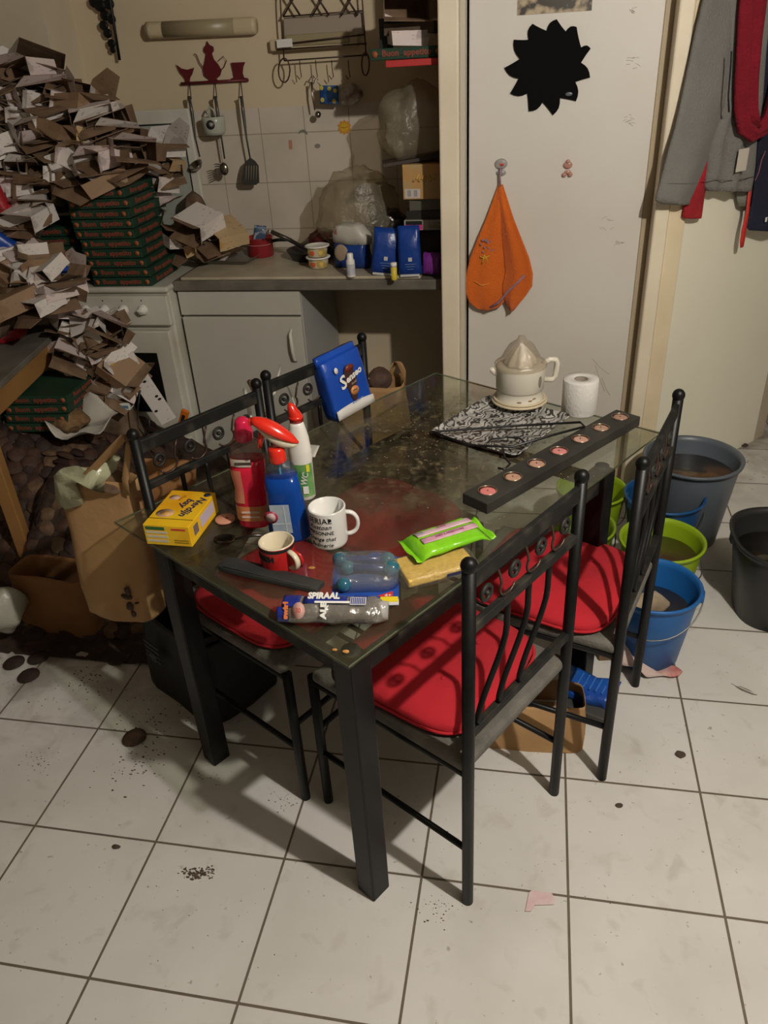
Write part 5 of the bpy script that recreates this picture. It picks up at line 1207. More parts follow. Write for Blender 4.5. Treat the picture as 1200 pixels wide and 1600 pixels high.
for k in range(6):
    z = .022-.009*k; g = G(); g.tube([c_+V3((-.012,-.004,z*.8)), c_+V3((-.027,-.012,z)), c_+V3((-.034,-.020,z-.002))], [.003,.0025,.0015], 6); g.build('claw', gm_, t)
t = thing('spatula', 'slotted grey spatula hanging right on the utensil rack', 'spatula', (0,0,0))
g = G(); g.tube([wy(377,150,2.338), wy(380,175,2.335), wy(385,215,2.335), wy(391,248,2.335)], [.0065,.0075,.004,.0035], 8); g.build('handle', gm_, t)
fl = [(391,246),(399,252),(404,259),(405,285),(400,289),(381,289),(377,284),(380,264),(384,252)]
flat('blade', fl, gm_, t, 2.318, .002)
for k in range(5):
    u = 384.5+4.0*k; g = G(); g.tube([wy(u+.5,259,2.317), wy(u-.3,281,2.317)], .0013, 5); g.build('slot', M('slot_pale', (.30,.27,.21), .6), t)
t = thing('mug', 'pale green printed mug hanging behind the pasta spoon', 'mug', wy(336,206,2.34)); t.rotation_euler = (0,.05,0); t.scale = (1.15,1.0,1.1); t.location.z -= .012
g = G(); g.lathe([(.001,0),(.032,0),(.040,.012),(.042,.045),(.042,.062),(.040,.063),(.038,.05),(.03,.008),(.001,.006)], 28); g.xf(Matrix.Rotation(-.05, 4, 'Y')); g.build('body', M('pale_green_ceramic', (.44,.45,.38), .25), t)
g = G(); g.tube([(-.012,-.0,.06),(-.022,-.004,.080),(-.010,-.006,.096),(.004,-.004,.085),(.008,0,.062)], .004, 8); g.build('handle', M('pale_green_ceramic', (.44,.45,.38), .25), t)
disc('picture', .016, M('dark_picture', (.04,.035,.035), .4), t, face((.0,-.0425,.038), (1,0,0), (0,0,1))); disc('picture_centre', .007, M('pale_picture', (.38,.36,.34), .4), t, face((.001,-.0433,.039), (1,0,0), (0,0,1)))
# wire rack on the wall
t = thing('wire_rack', 'brown wire wall rack with hooks and crossed wires', 'rack', (0,0,0)); bw = M('brown_wire', (.07,.04,.03), .4, .5)
def wire(pts, r=.0025, y=2.34, nm='wire'):
    g = G(); g.tube([at_y(p[0], p[1], p[2] if len(p) > 2 else y) for p in pts], r, 6); return g.build(nm, bw, t)
for P in ([(440,-30),(438,0),(440,40),(444,95)], [(564,-30),(566,0),(569,40),(572,88)], [(442,26),(566,17)], [(434,70),(570,54)], [(432,78),(573,68)], [(444,95),(572,86)],
          [(444+9*cos(a)-.0, 110+19*sin(a), 2.32) for a in [pi*(-1+k/7) for k in range(15)]], [(571+6*cos(a), 100+18*sin(a), 2.33) for a in [pi*(-1+k/7) for k in range(15)]]):
    wire(P, .003)
for u in (469,494,519,545): wire([(u-1,94),(u,108),(u+2,120),(u-1,124),(u-5,118)], .0018, 2.335, 'hook')
for u in (455,500,545): wire([(u-14,-20),(u+14,24)], .004); wire([(u+14,-20),(u-12,25)], .003)
flat('back_plate', [(443,28),(566,19),(569,52),(445,62)], M('dull_mauve_plate', (.34,.28,.22), .6), t, 2.36, .003)
flat('clip', [(432,62),(456,60),(457,73),(433,75)], whitem, t, 2.335, .006)
# pot holder and packet on the rack hook
t = thing('pot_holder', 'blue pot holder with yellow dots hanging from the wire rack', 'pot holder', at_y(515,148,2.33)); t.rotation_euler = (0,.05,0)
g = G(); g.loft([ring((x,0,0), (0,.010,0), (0,0,.033), 16, 5) for x in (-.038,.035)]); g.jig(.003, 30, 2); g.build('pad', M('dotted_blue', (.015,.07,.28), .6, dark=(.05,.16,.40), scale=30), t)
for x, z in ((-.028,-.018),(.020,-.022),(.002,.022),(-.030,.024),(.025,.015)):
    g = G(); g.ball((x,-.011,z), .0085, (1,.15,1), 12, 7); g.build('dot', M('yellow_dot', (.50,.42,.08), .6), t)
g = G(); g.tube([(-.035,0,.03),(-.05,0,.045),(-.045,0,.055)], .002, 5); g.build('loop', steel, t)
t = thing('foil_packet', 'crumpled silvery packet beside the blue pot holder', 'packet', at_y(548,148,2.33))
g = G(); g.ball((0,0,0), .048, (1.05,.35,.85), 20, 12); g.jig(.014, 35, 3); g.build('packet', M('dull_foil', (.50,.45,.40), .3, .2, dark=(.20,.12,.09), scale=35), t)
t = thing('whisk', 'steel gadget with a ball end hanging left of the pot holder', 'utensil', (0,0,0))
g = G(); g.tube([at_y(487,128,2.335), at_y(488,150,2.335), at_y(492,172,2.33)], [.005,.004,.003], 8); g.build('handle', steel, t)
g = G(); g.tube([at_y(483,126,2.335), at_y(486,120,2.335), at_y(492,123,2.335), at_y(490,131,2.335)], .0022, 6); g.build('loop', steel, t)
g = G(); g.ball(at_y(497,179,2.33), .013, (1,1,1)); g.build('ball_end', M('polished_steel', (.38,.35,.30), .18, 1.0), t)
# black grape-like wall ornament at the top left
t = thing('wall_ornament', 'black wrought wall ornament at the top left of the kitchen wall', 'ornament', (0,0,0))
g = G(); g.tube([at_y(166,-25,2.36), at_y(172,0,2.36), at_y(180,50,2.36), at_y(187,94,2.36)], [.007,.007,.006,.006], 8); g.build('stem', blackm, t)
R_ = random.Random(3)
for (u, v, r) in ((143,3,.014),(152,8,.016),(150,-12,.016),(160,24,.013),(158,40,.012),(164,52,.012),(170,68,.011),(170,30,.012),(172,78,.008),(166,6,.014),(145,-20,.016)):
    g = G(); g.ball(at_y(u+4, v, 2.365), r*1.35, (1.25,.35,1.1), 10, 6); g.build('leaf', blackm, t)
# stickers on the tiles
def sticker(label, pts, m_, extra=None):
    t = thing('sticker', label, 'sticker', (0,0,0)); flat('sheet', pts, m_, t, YB-.001, .001); return t
sun = [(538+(11 if k % 2 else 8.5)*cos(2*pi*k/20), 199+(12 if k % 2 else 9)*sin(2*pi*k/20)) for k in range(20)][::-1]
t = sticker('small orange-yellow sun sticker on a kitchen tile', sun, M('sun_orange', (.62,.27,.02), .5))
flat('face', [(538+6.5*cos(2*pi*k/14), 199+7*sin(2*pi*k/14)) for k in range(14)][::-1], M('sun_yellow', (.62,.38,.03), .5), t, YB-.002, .001)
g = G(); g.tube([at_y(533,199,YB-.0025), at_y(538,200,YB-.0025), at_y(543,198,YB-.0025)], .0009, 4); g.build('smile', M('brown_ink', (.30,.10,.01), .5), t)
sticker('green-grey rainbow arc sticker left of the sun', [(466,210),(468,204),(474,202),(479,205),(481,210),(478,209),(474,206),(469,208)][::-1], M('arc_print', (.18,.21,.16), .5))
sticker('little faded red strip sticker', [(451,219),(456,219),(457,233),(452,233)], M('faded_red', (.50,.22,.15), .5))
sticker('tiny grey oval sticker under the rainbow arc', [(496+4.5*cos(2*pi*k/12), 228+3.5*sin(2*pi*k/12)) for k in range(12)][::-1], M('sticker_grey', (.25,.23,.18), .5))

# ------------------------------------------------------------- things on the door
DY = 1.8548
t = thing('picture', 'lower edge of a taped black and white photo print on the door', 'picture', (0,0,0))
p0, p1 = at_y(808,24,DY), at_y(924,21,DY)
g = G(); g.box(((p0.x+p1.x)/2, DY-.001, p0.z+.09), (p1.x-p0.x, .0015, .18)); g.build('print', M('photo_print', (.45,.36,.24), .4, dark=(.05,.04,.03), scale=16, thr=(.45,.55)), t)
sunP = []
cx_, cy_ = 854, 105
tips = [(870,30),(901,42),(923,76),(922,121),(900,158),(864,180),(826,174),(797,146),(788,106),(803,62),(832,37)]
vall = [(884,52),(906,70),(908,97),(907,126),(880,144),(845,165),(824,148),(809,128),(811,92),(829,63),(857,50)]
inn = [(886,48),(908,66),(909,92),(901,128),(883,142),(846,163)]
vs_ = [(884,49),(908,74),(908,98),(899,128),(875,153),(848,160),(824,146),(810,123),(812,92),(826,62),(854,48)]
for k in range(11):
    a = vs_[k-1] if k else vs_[10]; tp = tips[k]; b_ = vs_[k]
    ox, oy = tp[0]-cx_, tp[1]-cy_; ln = math.hypot(ox, oy); nx, ny = -oy/ln, ox/ln
    for s in (.25,.5,.75): 
        q = (a[0]+(tp[0]-a[0])*s, a[1]+(tp[1]-a[1])*s); w = 5.5*sin(pi*s); sunP.append((q[0]-nx*w*.6+ox/ln*w*.5, q[1]-ny*w*.6+oy/ln*w*.5))
    sunP.append(tp)
    for s in (.25,.5,.75):
        q = (tp[0]+(b_[0]-tp[0])*s, tp[1]+(b_[1]-tp[1])*s); w = 4*sin(pi*s); sunP.append((q[0]+nx*w*.2*0-ox/ln*w*.2, q[1]-oy/ln*w*.2))
    sunP.append(b_)
t = thing('sunflower_board', 'black sunflower-shaped board fixed to the white door', 'board', (0,0,0))
g = G(); P = [at_y(u, v, DY-.006) for u, v in sunP]; n_ = len(P); c_ = at_y(cx_, cy_, DY-.006)
vs2 = [(c_.x, DY-.006, c_.z)]+[(p.x, DY-.006, p.z) for p in P]+[(p.x, DY-.0005, p.z) for p in P]
g.add(vs2, [(0, i+1, (i+1) % n_+1) for i in range(n_)]+[(i+1, i+1+n_, (i+1) % n_+1+n_, (i+1) % n_+1) for i in range(n_)], 0, False)
g.build('board', M('chalk_black', (.005,.005,.005), .9, spec=.1), t)
g = G(); g.ball(at_y(889,147,DY-.007), .009, (1.3,.15,.65), 16, 8); g.build('magnet', M('grey_magnet', (.10,.12,.13), .3), t)
clear = M('clear_plastic', (.62,.60,.58), .1, trans=.6)
def fish_hook(label, u, v, m_, k=1.0):
    t = thing('wall_hook', label, 'hook', at_y(u, v, DY-.004))
    g = G(); g.ball((0,0,.008), .020*k, (1.1,.35,.85), 18, 10); g.build('top', m_, t)
    g = G(); g.ball((.001,-.002,-.020*k), .016*k, (1.05,.4,.6), 16, 8); g.build('base', m_, t)
    return t
t = fish_hook('clear bubble hook with a red fish holding the orange towel', 783,260, clear)
g = G(); g.ball((.003,-.007,.006), .006, (1.2,.4,.7), 10, 6); g.build('fish', inkr, t)
g = G(); g.ball((0,-.006,-.020), .006, (1.6,.4,.7), 10, 6); g.build('base_print', M('blue_grey', (.22,.27,.38), .4), t)
t = fish_hook('pale pink bear-shaped hook right of the towel hook', 887,262, M('pink_clear', (.62,.32,.26), .12, trans=.3), .7)
g = G(); g.ball((-.010,-.003,-.022), .008, (1,.5,.9), 10, 6); g.ball((.010,-.003,-.022), .008, (1,.5,.9), 10, 6); g.ball((0,-.004,.02), .007, (1,.5,1), 10, 6); g.build('paws', M('pink_clear', (.62,.32,.26), .12, trans=.3), t)
# orange towel: two folded lobes gathered at the hook
t = thing('hand_towel', 'orange hooded towel hanging from the clear hook on the door', 'towel', (0,0,0))
om = M('orange_towelling', (.66,.135,.008), .95, dark=(.55,.10,.006), scale=5, bump=.5, bscale=220, sheen=.3)
def lobe(rows, dep, fold, seed, y0=DY-.012):
    rings = []
    for (v, ul, ur) in rows:
        a, b_ = at_y(ul, v, y0), at_y(ur, v, y0); c = (a+b_)/2; w = (b_-a)/2
        k = min(1, (v-rows[0][0])/80+.15); rr = []
        for i in range(28):
            th = 2*pi*i/28; x = cos(th); yy = sin(th)
            ripple = fold*k*sin(x*5+seed)*.5*(1 if yy < 0 else .3)
            rr.append(c+w*x+V3((0, -dep*k-ripple+dep*k*yy*(1 if yy < 0 else .6), 0)))
        rings.append(rr)
    return rings
g = G(); g.loft(lobe([(288,779,786),(310,771,789),(340,760,790),(370,747,791),(400,735,792),(430,728,792),(455,728,791),(470,733,788),(479,743,780),(482,752,770)], .013, .008, 1)); g.build('left_lobe', om, t)
g = G(); g.loft(lobe([(288,779,786),(310,778,793),(340,782,803),(370,785,815),(400,788,827),(425,790,833),(445,785,832),(460,786,822),(474,792,810),(483,796,803)], .016, .010, 2.4, DY-.016)); g.build('right_lobe', om, t)
lil = M('lilac_hem', (.30,.17,.22), .8)
def arr(p, d): return V3((p.x, d, p.z))
g = G(); g.tube([at_y(820,430,DY-.048), at_y(806,444,DY-.052), at_y(793,456,DY-.052), at_y(780,472,DY-.046), at_y(766,480,DY-.04)], .0045, 8); g.build('hem', lil, t)
g = G(); g.tube([at_y(782,262,DY-.012), at_y(781,275,DY-.018), at_y(782,292,DY-.020)], .0035, 6); g.build('loop', lil, t)
R_ = random.Random(4)
for k in range(16):
    u, v = 761+R_.uniform(-11,11), 384+R_.uniform(-11,11)
    if (u-761)**2+(v-384)**2 > 130: continue
    g = G(); g.ball(at_y(u, v, DY-.040), .0042, (1,.4,1), 8, 5); g.build('embroidery', lil, t)
for pts in ([(757,398),(753,412)],[(757,398),(763,411)],[(750,401),(757,404),(765,399)]):
    g = G(); g.tube([at_y(u, v, DY-.040) for u, v in pts], .0022, 5); g.build('embroidery', M('yellow_thread', (.60,.36,.03), .7), t)
g = G(); g.tube([at_y(742,440,DY-.036), at_y(752,446,DY-.040), at_y(764,443,DY-.040)], .002, 5); g.build('embroidery', M('orange_thread', (.75,.30,.05), .7), t)

# ------------------------------------------------------------- coats in front of the angled wall
def cp(u, v, off=0.0): return at_p(u, v, (1,-1,0), -.800+off)
CN = V3((.7071,-.7071,0))
def drape(rows, dep, seed, off, folds=3, amp=.010, n=36, drop=True):
    """rows of (v, u_left, u_right); a closed cloth tube with soft vertical folds"""
    rings = []
    for (v, ul, ur) in rows:
        a, b_ = cp(ul, v, off), cp(ur, v, off); c = (a+b_)/2; w = (b_-a)/2; rr = []
        for i in range(n):
            th = 2*pi*i/n; x, yy = cos(th), sin(th)
            rip = amp*sin(x*folds*2.2+seed+v*.006)
            rr.append(c+w*x+CN*(dep*yy+(rip if yy > 0 else rip*.3)))
        rings.append(rr)
    return rings
greym = M('grey_fleece', (.185,.18,.165), .95, dark=(.15,.145,.134), scale=5, bump=.5, bscale=160, sheen=.05)
t = thing('coat_rail', 'dark coat rail high on the angled wall above the picture', 'coat rail', (0,0,0))
A, B = P0+ad*.04+an*.05+V3((0,0,2.02)), P0+ad*.72+an*.05+V3((0,0,2.02))
g = G(); g.tube([A, B], .009, 8); g.build('rail', blackm, t)
for s in (.15,.5,.85): 
    q = A+(B-A)*s; g = G(); g.tube([q, q+an*(-.05)], .007, 8); g.build('bracket', blackm, t)
    g = G(); g.tube([q, q+an*.03+V3((0,0,-.02)), q+an*.05+V3((0,0,.0))], .005, 8); g.build('hook', blackm, t)
t = thing('fleece_jacket', 'grey fleece jacket whose sleeve hangs over the door frame', 'jacket', (0,0,0))
g = G(); g.loft(drape([(-130,1140,1205),(-60,1112,1195),(0,1098,1172),(60,1084,1162),(120,1072,1151),(160,1064,1146),(200,1055,1132),(240,1044,1111),(280,1034,1092),(306,1027,1080),(314,1026,1076),(319,1036,1075)], .026, .3, .0, 2, .004), (False,True)); g.build('sleeve', greym, t)
g = G(); g.tube([r for r in drape([(286,1033,1088)], .0265, .3, .0, 2, .004)[0]], .0012, 4, closed=True); g.build('cuff_seam', M('grey_seam', (.12,.12,.11), .9), t)
g = G(); g.loft(drape([(-130,1165,1250),(-60,1150,1235),(0,1130,1200),(80,1128,1192),(160,1125,1188),(220,1108,1182),(260,1104,1180),(278,1102,1178),(290,1100,1176),(298,1102,1172)], .030, 1.1, .015, 4, .010), (False,True)); g.build('body', greym, t)
g = G(); g.tube([cp(u, v, .108) for u, v in ((1143,80),(1142,100),(1140,125),(1138,150),(1139,175))], .0028, 6); g.build('zip', inkb, t)
g = G(); g.tube([cp(u, v, .062) for u, v in ((1102,278),(1125,281),(1150,282),(1178,276))], .0014, 5); g.build('hem_seam', M('grey_seam', (.12,.12,.11), .9), t)
patch('label', .058, .070, M('cream_label', (.55,.50,.42), .6), t, face(cp(1160,250,.085), ad, (0,0,1)))
t = thing('cardigan', 'red garment whose cuff shows below the grey fleece sleeve', 'garment', (0,0,0))
rg = M('crimson_knit', (.42,.018,.025), .9, dark=(.30,.012,.02), scale=8, bump=.5, bscale=180)
g = G(); g.loft(drape([(200,1104,1120),(235,1096,1116),(270,1085,1112),(300,1074,1102),(338,1066,1097),(341,1068,1096)], .014, .6, -.006, 1, .003), (False,True)); g.build('sleeve', rg, t)
t = thing('scarf', 'dark crimson looped knitted scarf hanging over the jackets', 'scarf', (0,0,0))
sm_ = M('crimson_scarf', (.22,.004,.016), .95, dark=(.14,.003,.010), scale=6, bump=.6, bscale=120)
def band_tube(pts, w, dep):
    rings = []
    for i, (u, v, o_, ww) in enumerate(pts):
        a = pts[max(0, i-1)]; b_ = pts[min(len(pts)-1, i+1)]; c = cp(u, v, o_)
        tt = (cp(b_[0], b_[1], b_[2])-cp(a[0], a[1], a[2])).normalized(); side = tt.cross(CN).normalized()
        rr = []
        for k in range(24):
            th = 2*pi*k/24; rr.append(c+side*(w*ww*cos(th))+CN*(dep*sin(th)*(1+.35*sin(5*cos(th)+i*.3))))
        rings.append(rr)
    return rings
g = G(); g.loft(band_tube([(1178,-90,.085,1),(1170,-30,.085,1),(1166,20,.085,1),(1163,70,.085,1),(1160,120,.085,1),(1159,165,.085,1),(1163,196,.09,.95),(1176,208,.10,.8),(1192,200,.09,.8),(1204,180,.11,.85),(1212,150,.10,.9),(1222,100,.095,.9),(1232,40,.09,.9),(1240,-40,.09,.9)], .034, .020)); g.build('loop', sm_, t)
g = G(); g.loft(band_tube([(1195,-90,.10,.9),(1186,0,.10,.9),(1180,60,.10,.8),(1176,120,.10,.7),(1176,170,.10,.6),(1181,197,.105,.5)], .034, .016)); g.build('inner_strand', sm_, t)
t = thing('navy_jacket', 'navy blue jacket at the right picture edge under the scarf', 'jacket', (0,0,0))
nv = M('navy_cloth', (.012,.014,.035), .85, dark=(.008,.009,.022), scale=6, bump=.3, bscale=120)
g = G(); g.loft(drape([(0,1195,1262),(120,1190,1262),(200,1186,1262),(250,1182,1262),(300,1178,1258),(340,1172,1250),(356,1168,1240),(360,1172,1236)], .026, 2, .03, 3, .007), (False,True)); g.build('body', nv, t)
patch('white_tag', .012, .016, inkw, t, face(cp(1197,343,.075), ad, (0,0,1)))
g = G(); g.tube([cp(u, v, .078) for u, v in ((1196,236),(1190,250),(1186,268),(1180,282))], .0016, 5); g.build('piping', M('dull_pink', (.25,.10,.12), .7), t)
t = thing('khaki_garment', 'grey-green garment hem between the fleece and the navy jacket', 'garment', (0,0,0))
g = G(); g.loft(drape([(120,1165,1205),(220,1160,1200),(280,1152,1184),(310,1152,1176),(322,1155,1172)], .014, 1, -.005, 2, .004), (False,True)); g.build('body', M('khaki_cloth', (.19,.19,.155), .9), t)
t = thing('red_strap', 'narrow red strap dangling below the navy jacket', 'strap', (0,0,0))
g = G(); g.loft(band_tube([(1176,250,.03,1),(1168,330,.03,1),(1163,355,.03,1.6),(1160,375,.03,1.8),(1159,386,.03,1.2)], .008, .004)); g.build('strap', M('red_web', (.50,.03,.02), .6), t)

# ------------------------------------------------------------- buckets
def bucket(label, c, R_, H_, col, liq, lev=.72, hd=0.0, handle=True, sq_=2.0, liqcol=None):
    m_ = M('bucket_%s' % label.split()[0]+str(int(col[0]*1000)), col, .38, dark=tuple(v*.75 for v in col), scale=5)
    t = thing('bucket', label, 'bucket', c)
    prof = [(R_*.72,0.0),(R_*.74,.003),(R_*.95,H_-.03),(R_*.955,H_-.012),(R_*1.02,H_-.012),(R_*1.03,H_-.003),(R_*1.01,H_),(R_*.955,H_-.003),(R_*.93,H_-.02),(R_*.71,.008)]
    g = G(); g.loft([ring((0,0,z), (r,0,0), (0,r,0), 48, sq_) for r, z in prof], (True,True)); g.build('body', m_, t)
    lr = R_*(.71+.22*lev)-.001
    g = G(); g.loft([ring((0,0,H_*lev-.004), (lr,0,0), (0,lr,0), 48, sq_), ring((0,0,H_*lev), (lr,0,0), (0,lr,0), 48, sq_)]); g.build('liquid', M('murky_liquid_'+liq[0], liq[1], .08, dark=liq[2], scale=9, thr=(.5,.62)), t)
    for s in (-1, 1):
        g = G(); g.box((s*R_*1.0,0,H_-.018), (.014,.030,.030)); g.xf(Matrix.Rotation(hd, 4, 'Z')); g.build('handle_lug', m_, t, bevel=.004)
    if handle:
        pts = [V3((R_*1.04*cos(a), -R_*1.04*sin(a)*.98, H_-.02-.085*sin(a))) for a in [pi*k/20 for k in range(21)]]
        g = G(); g.tube(pts, .0022, 6); g.xf(Matrix.Rotation(hd, 4, 'Z')); g.build('handle', M('wire_handle', (.20,.20,.19), .4, .8), t)
    return t
brown = ('brown',(.060,.038,.018),(.012,.010,.008)); dark = ('dark',(.012,.011,.010),(.03,.022,.014)); grime = ('grime',(.035,.028,.018),(.14,.075,.035))
lime2 = (.28,.42,.012); blu = (.012,.12,.38); gry = (.105,.125,.15); blk = (.022,.022,.022)
bucket('large grey bucket of murky water against the angled wall', (1.108,1.55,0), .168, .335, gry, grime, .80, .2, False)
bucket('dark blue bucket behind the front green one', (1.005,1.415,0), .135, .25, (.010,.075,.22), dark, .62, .5)
bucket('lime green bucket in the middle, beside the askew chair', (.965,1.135,0), .132, .24, lime2, brown, .74, 1.2)
b_ = bucket('bright blue bucket nearest the camera, holding a pale cloth', (.905,.855,0), .135, .26, blu, grime, .66, -.2)
bucket('lime green bucket farthest back beneath the table corner', (.76,1.475,0), .125, .23, lime2, brown, .60, .8)
bucket('lime green bucket between the table leg and the farthest green one', (.70,1.215,0), .125, .23, (.24,.37,.012), dark, .62, .3)
t = bucket('black round-cornered bucket at the right picture edge', (1.345,1.115,0), .175, .285, blk, dark, .72, 0, False, 2.6)
patch('sticker', .045, .028, M('beige_sticker', (.45,.38,.28), .6), t, face((-.03,-.157,.15), (1,0,0), (0,0,1)), t=.001)
t = thing('wet_cloth', 'pale crumpled cloth floating in the bright blue bucket', 'cloth', (.875,.845,.185), .3)
g = G(); g.ball((0,0,0), .075, (1.2,.55,.42), 22, 12); g.jig(.022, 18, 4); g.build('cloth', M('beige_cloth', (.42,.34,.24), .9, dark=(.20,.13,.08), scale=10), t)
t = thing('bottle_neck', 'lime green spout of a watering can between the buckets', 'spout', (.855,1.02,.0))
g = G(); g.tube([(0,0,.0),(0,.0,.12),(.02,.02,.20),(.045,.035,.235)], [.035,.030,.020,.016], 14); g.build('spout', M('lime_gloss', (.30,.45,.015), .25), t)
g = G(); g.lathe([(.018,0),(.022,.004),(.018,.010)], 16, c=(.045,.035,.232)); g.build('collar', M('lime_gloss', (.30,.45,.015), .25), t)

# ------------------------------------------------------------- paper bags and rubbish
def paper_bag(name, label, c, W, D, H_, rz, m_, seed, sag=.0, lean=(0,0), open_=.9, e=6):
    t = thing(name, label, 'bag', c, rz); g = G(); rings = []
    for s in (0,.02,.2,.4,.6,.8,.93,1.0):
        kx = 1+.03*sin(s*5); ky = 1+.05*sin(s*4+1)-(1-open_)*s
        rings.append(ring((lean[0]*s, lean[1]*s+sag*sin(pi*s), s*H_), (W/2*kx,0,0), (0,D/2*ky,0), 32, e))
    g.loft(rings, (True,False)); g.jig(.012, 9, seed); g.jig(.004, 30, seed); g.build('bag', m_, t, solid=.0012, off=-1); return t
pc = V3((-.535,.435,.365))
t = paper_bag('paper_carrier_bag', 'brown paper carrier bag hanging from the chair post at the table corner', pc, .215, .09, .405, -.12, kraft, 3, lean=(.012,.02), open_=.80, e=4)
for x, y in ((0,-.012),(0,.052)):
    pts = [(-.020,y,.38),(-.005,y,.415),(.130,.0,.532),(.142,-.01,.537),(.148,-.01,.520),(.112,y,.42),(.106,y,.38)]
    g = G(); rings = []
    for i, q in enumerate(pts):
        q = V3(q); a = V3(pts[max(0,i-1)]); b2 = V3(pts[min(6,i+1)]); tt = (b2-a).normalized(); sd = tt.cross(V3((0,1,0))).normalized()
        rings.append(ring(q, sd*.009, V3((0,.0012,0)), 8, 4))
    g.loft(rings); g.build('handle', kraft, t)
g = G()
for (x, z, w, h) in ((.055,.055,.012,.030),(.052,.085,.018,.018),(.060,.105,.008,.030),(.058,.030,.007,.020),(.082,.070,.007,.006)):
    g.ball((x,-.046+.0,z), 1, (w,.004,h/2), 10, 6)
g.jig(.004, 50, 2); g.build('stain', M('wet_stain', (.05,.022,.012), .6), t)
t = thing('plastic_liner', 'pale green-white plastic film sticking out of the hanging paper bag', 'plastic bag', pc+V3((-.005,.01,.385)))
g = G(); g.loft([ring((-.055,-.02,-.04), (.03,0,0), (0,.03,0), 18), ring((-.055,-.025,.03), (.028,0,.0), (0,.02,0), 18), ring((-.02,-.03,.045), (.03,0,-.01), (0,.03,0), 18), ring((.03,-.02,.02), (.03,0,-.02), (0,.04,0), 18), ring((.045,.03,.055), (.02,0,-.01), (0,.03,0), 18)]); g.jig(.016, 22, 5)
g.build('film', M('pale_green_film', (.42,.42,.27), .25, bump=.6, bscale=30, trans=.1), t)
for k, (dx, dy, dz, i, lab) in enumerate(((.065,.0,.40,2,'tan coffee pad at the mouth of the hanging paper bag'),(.035,.02,.385,0,'brown coffee pad just inside the hanging paper bag'),(.075,.03,.37,1,'dark coffee pad deep in the hanging paper bag mouth'))):
    pad(i, pc+V3((dx,dy,dz)), (.5,.3,k), lab, None)
t = paper_bag('paper_bag', 'brown kraft bag slumped in the dark on the floor, below the carrier bag', (-1.0,.78,0), .30, .16, .23, -.10, M('dark_kraft', (.26,.12,.04), .85, dark=(.19,.085,.03), scale=6, bump=.3, bscale=20), 6, open_=.8)
t = thing('plastic_bag', 'crumpled whitish plastic bag at the left edge beside the slumped kraft bag', 'bag', at_z(6,955,.14))
g = G(); g.ball((0,0,0), .075, (.8,.8,1.1), 22, 14); g.jig(.03, 14, 6); g.build('bag', M('dirty_white_film', (.36,.35,.29), .35, bump=.7, bscale=22), t)
t = paper_bag('shopping_bag', 'black shopping bag with faint grey print standing under the table corner', (-.395,.575,0), .36, .26, .27, -.55, M('black_bag_fabric', (.012,.012,.012), .6, bump=.3, bscale=20), 9)
for k in range(4): patch('faint_print', .075, .006, M('grey_faint_ink', (.055,.058,.055), .6), t, face((-.06,-.143,.20-.018*k), (1,0,0), (0,0,1)), t=.004)
disc('faint_print', .018, M('grey_faint_ink', (.055,.058,.055), .6), t, face((-.06,-.145,.155), (1,0,0), (0,0,1)), t=.004)
t = paper_bag('paper_bag', 'brown paper bag lying open on the tiles beneath the right-hand chairs', (.555,.505,0), .31, .19, .12, .05, kraft, 12, open_=.6)
t = thing('folded_packaging', 'ribbed blue wrapper crumpled between the chair legs', 'wrapper', at_z(922,1075,.05), -.4)
g = G(); g.loft([ring((x,0,.0+.0*x), (0,.055,.0), (0,0,.028), 20, 3.5) for x in (-.07,-.05,.0,.05,.07)]); g.jig(.014, 20, 3); g.build('wrapper', M('blue_wrapper', (.015,.10,.42), .35, dark=(.01,.05,.28), scale=14, bump=.8, bscale=30), t)
for k in range(6): 
    g = G(); g.box((-.045+.018*k,-.010,.030), (.004,.055,.004)); g.build('rib', M('blue_rib', (.04,.16,.50), .4), t)
g = G(); g.box((.02,-.065,-.025), (.13,.05,.03)); g.build('dark_fold', M('dark_grey_film', (.05,.05,.045), .5), t, bevel=.006)
t = thing('yellow_wrapper', 'small flat yellow wrapper strip on the tiles beside the blue wrapper', 'wrapper', at_z(936,1108,.004), -.1)
g = G(); g.box((0,0,.005), (.055,.018,.010)); g.jig(.002, 40, 2); g.build('strip', M('yellow_film', (.62,.46,.02), .35), t, bevel=.002)
t = thing('carton', 'brown cardboard box standing upright beneath the askew chair', 'box', (.80,.86,0), .2)
g = G(); g.box((0,0,.13), (.09,.12,.26)); g.build('box', M('plain_card', (.17,.10,.05), .8), t, bevel=.003)
t = thing('tissue', 'white tissue with red stains against the bright blue bucket', 'tissue', at_z(1000,1046,.0), .1); t.scale = (1.35,1.35,1.35)
g = G(); g.sheet(lambda i, j: V3((-.05+.11*i, -.03+.05*j, .004+.095*max(0, 1-i*1.3)*(.4+.6*j)+.004*sin(9*i+7*j))), 12, 8); g.jig(.006, 30, 3); g.build('tissue', M('pinkish_tissue', (.52,.40,.36), .8), t, solid=.001)
g = G(); g.ball((.060,-.012,.006), .022, (1.3,.8,.22), 14, 8); g.jig(.005, 50, 2); g.build('red_end', M('red_tissue', (.42,.03,.03), .7, dark=(.55,.35,.30), scale=30), t)
t = thing('tissue', 'thin pink tissue lying on the front tiles', 'tissue', at_z(843,1405,.002), .1)
g = G(); g.prism([(-.012,-.015),(.030,-.012),(.034,.000),(.028,.016),(-.015,.020),(-.022,.014),(-.034,-.030),(-.022,-.030)], 0, .0015)
g.build('tissue', M('pink_tissue', (.60,.40,.42), .8, dark=(.62,.50,.48), scale=50), t)
t = thing('feather', 'grey feather on the tiles at the right', 'feather', at_z(1165,1079,.002), -.55)
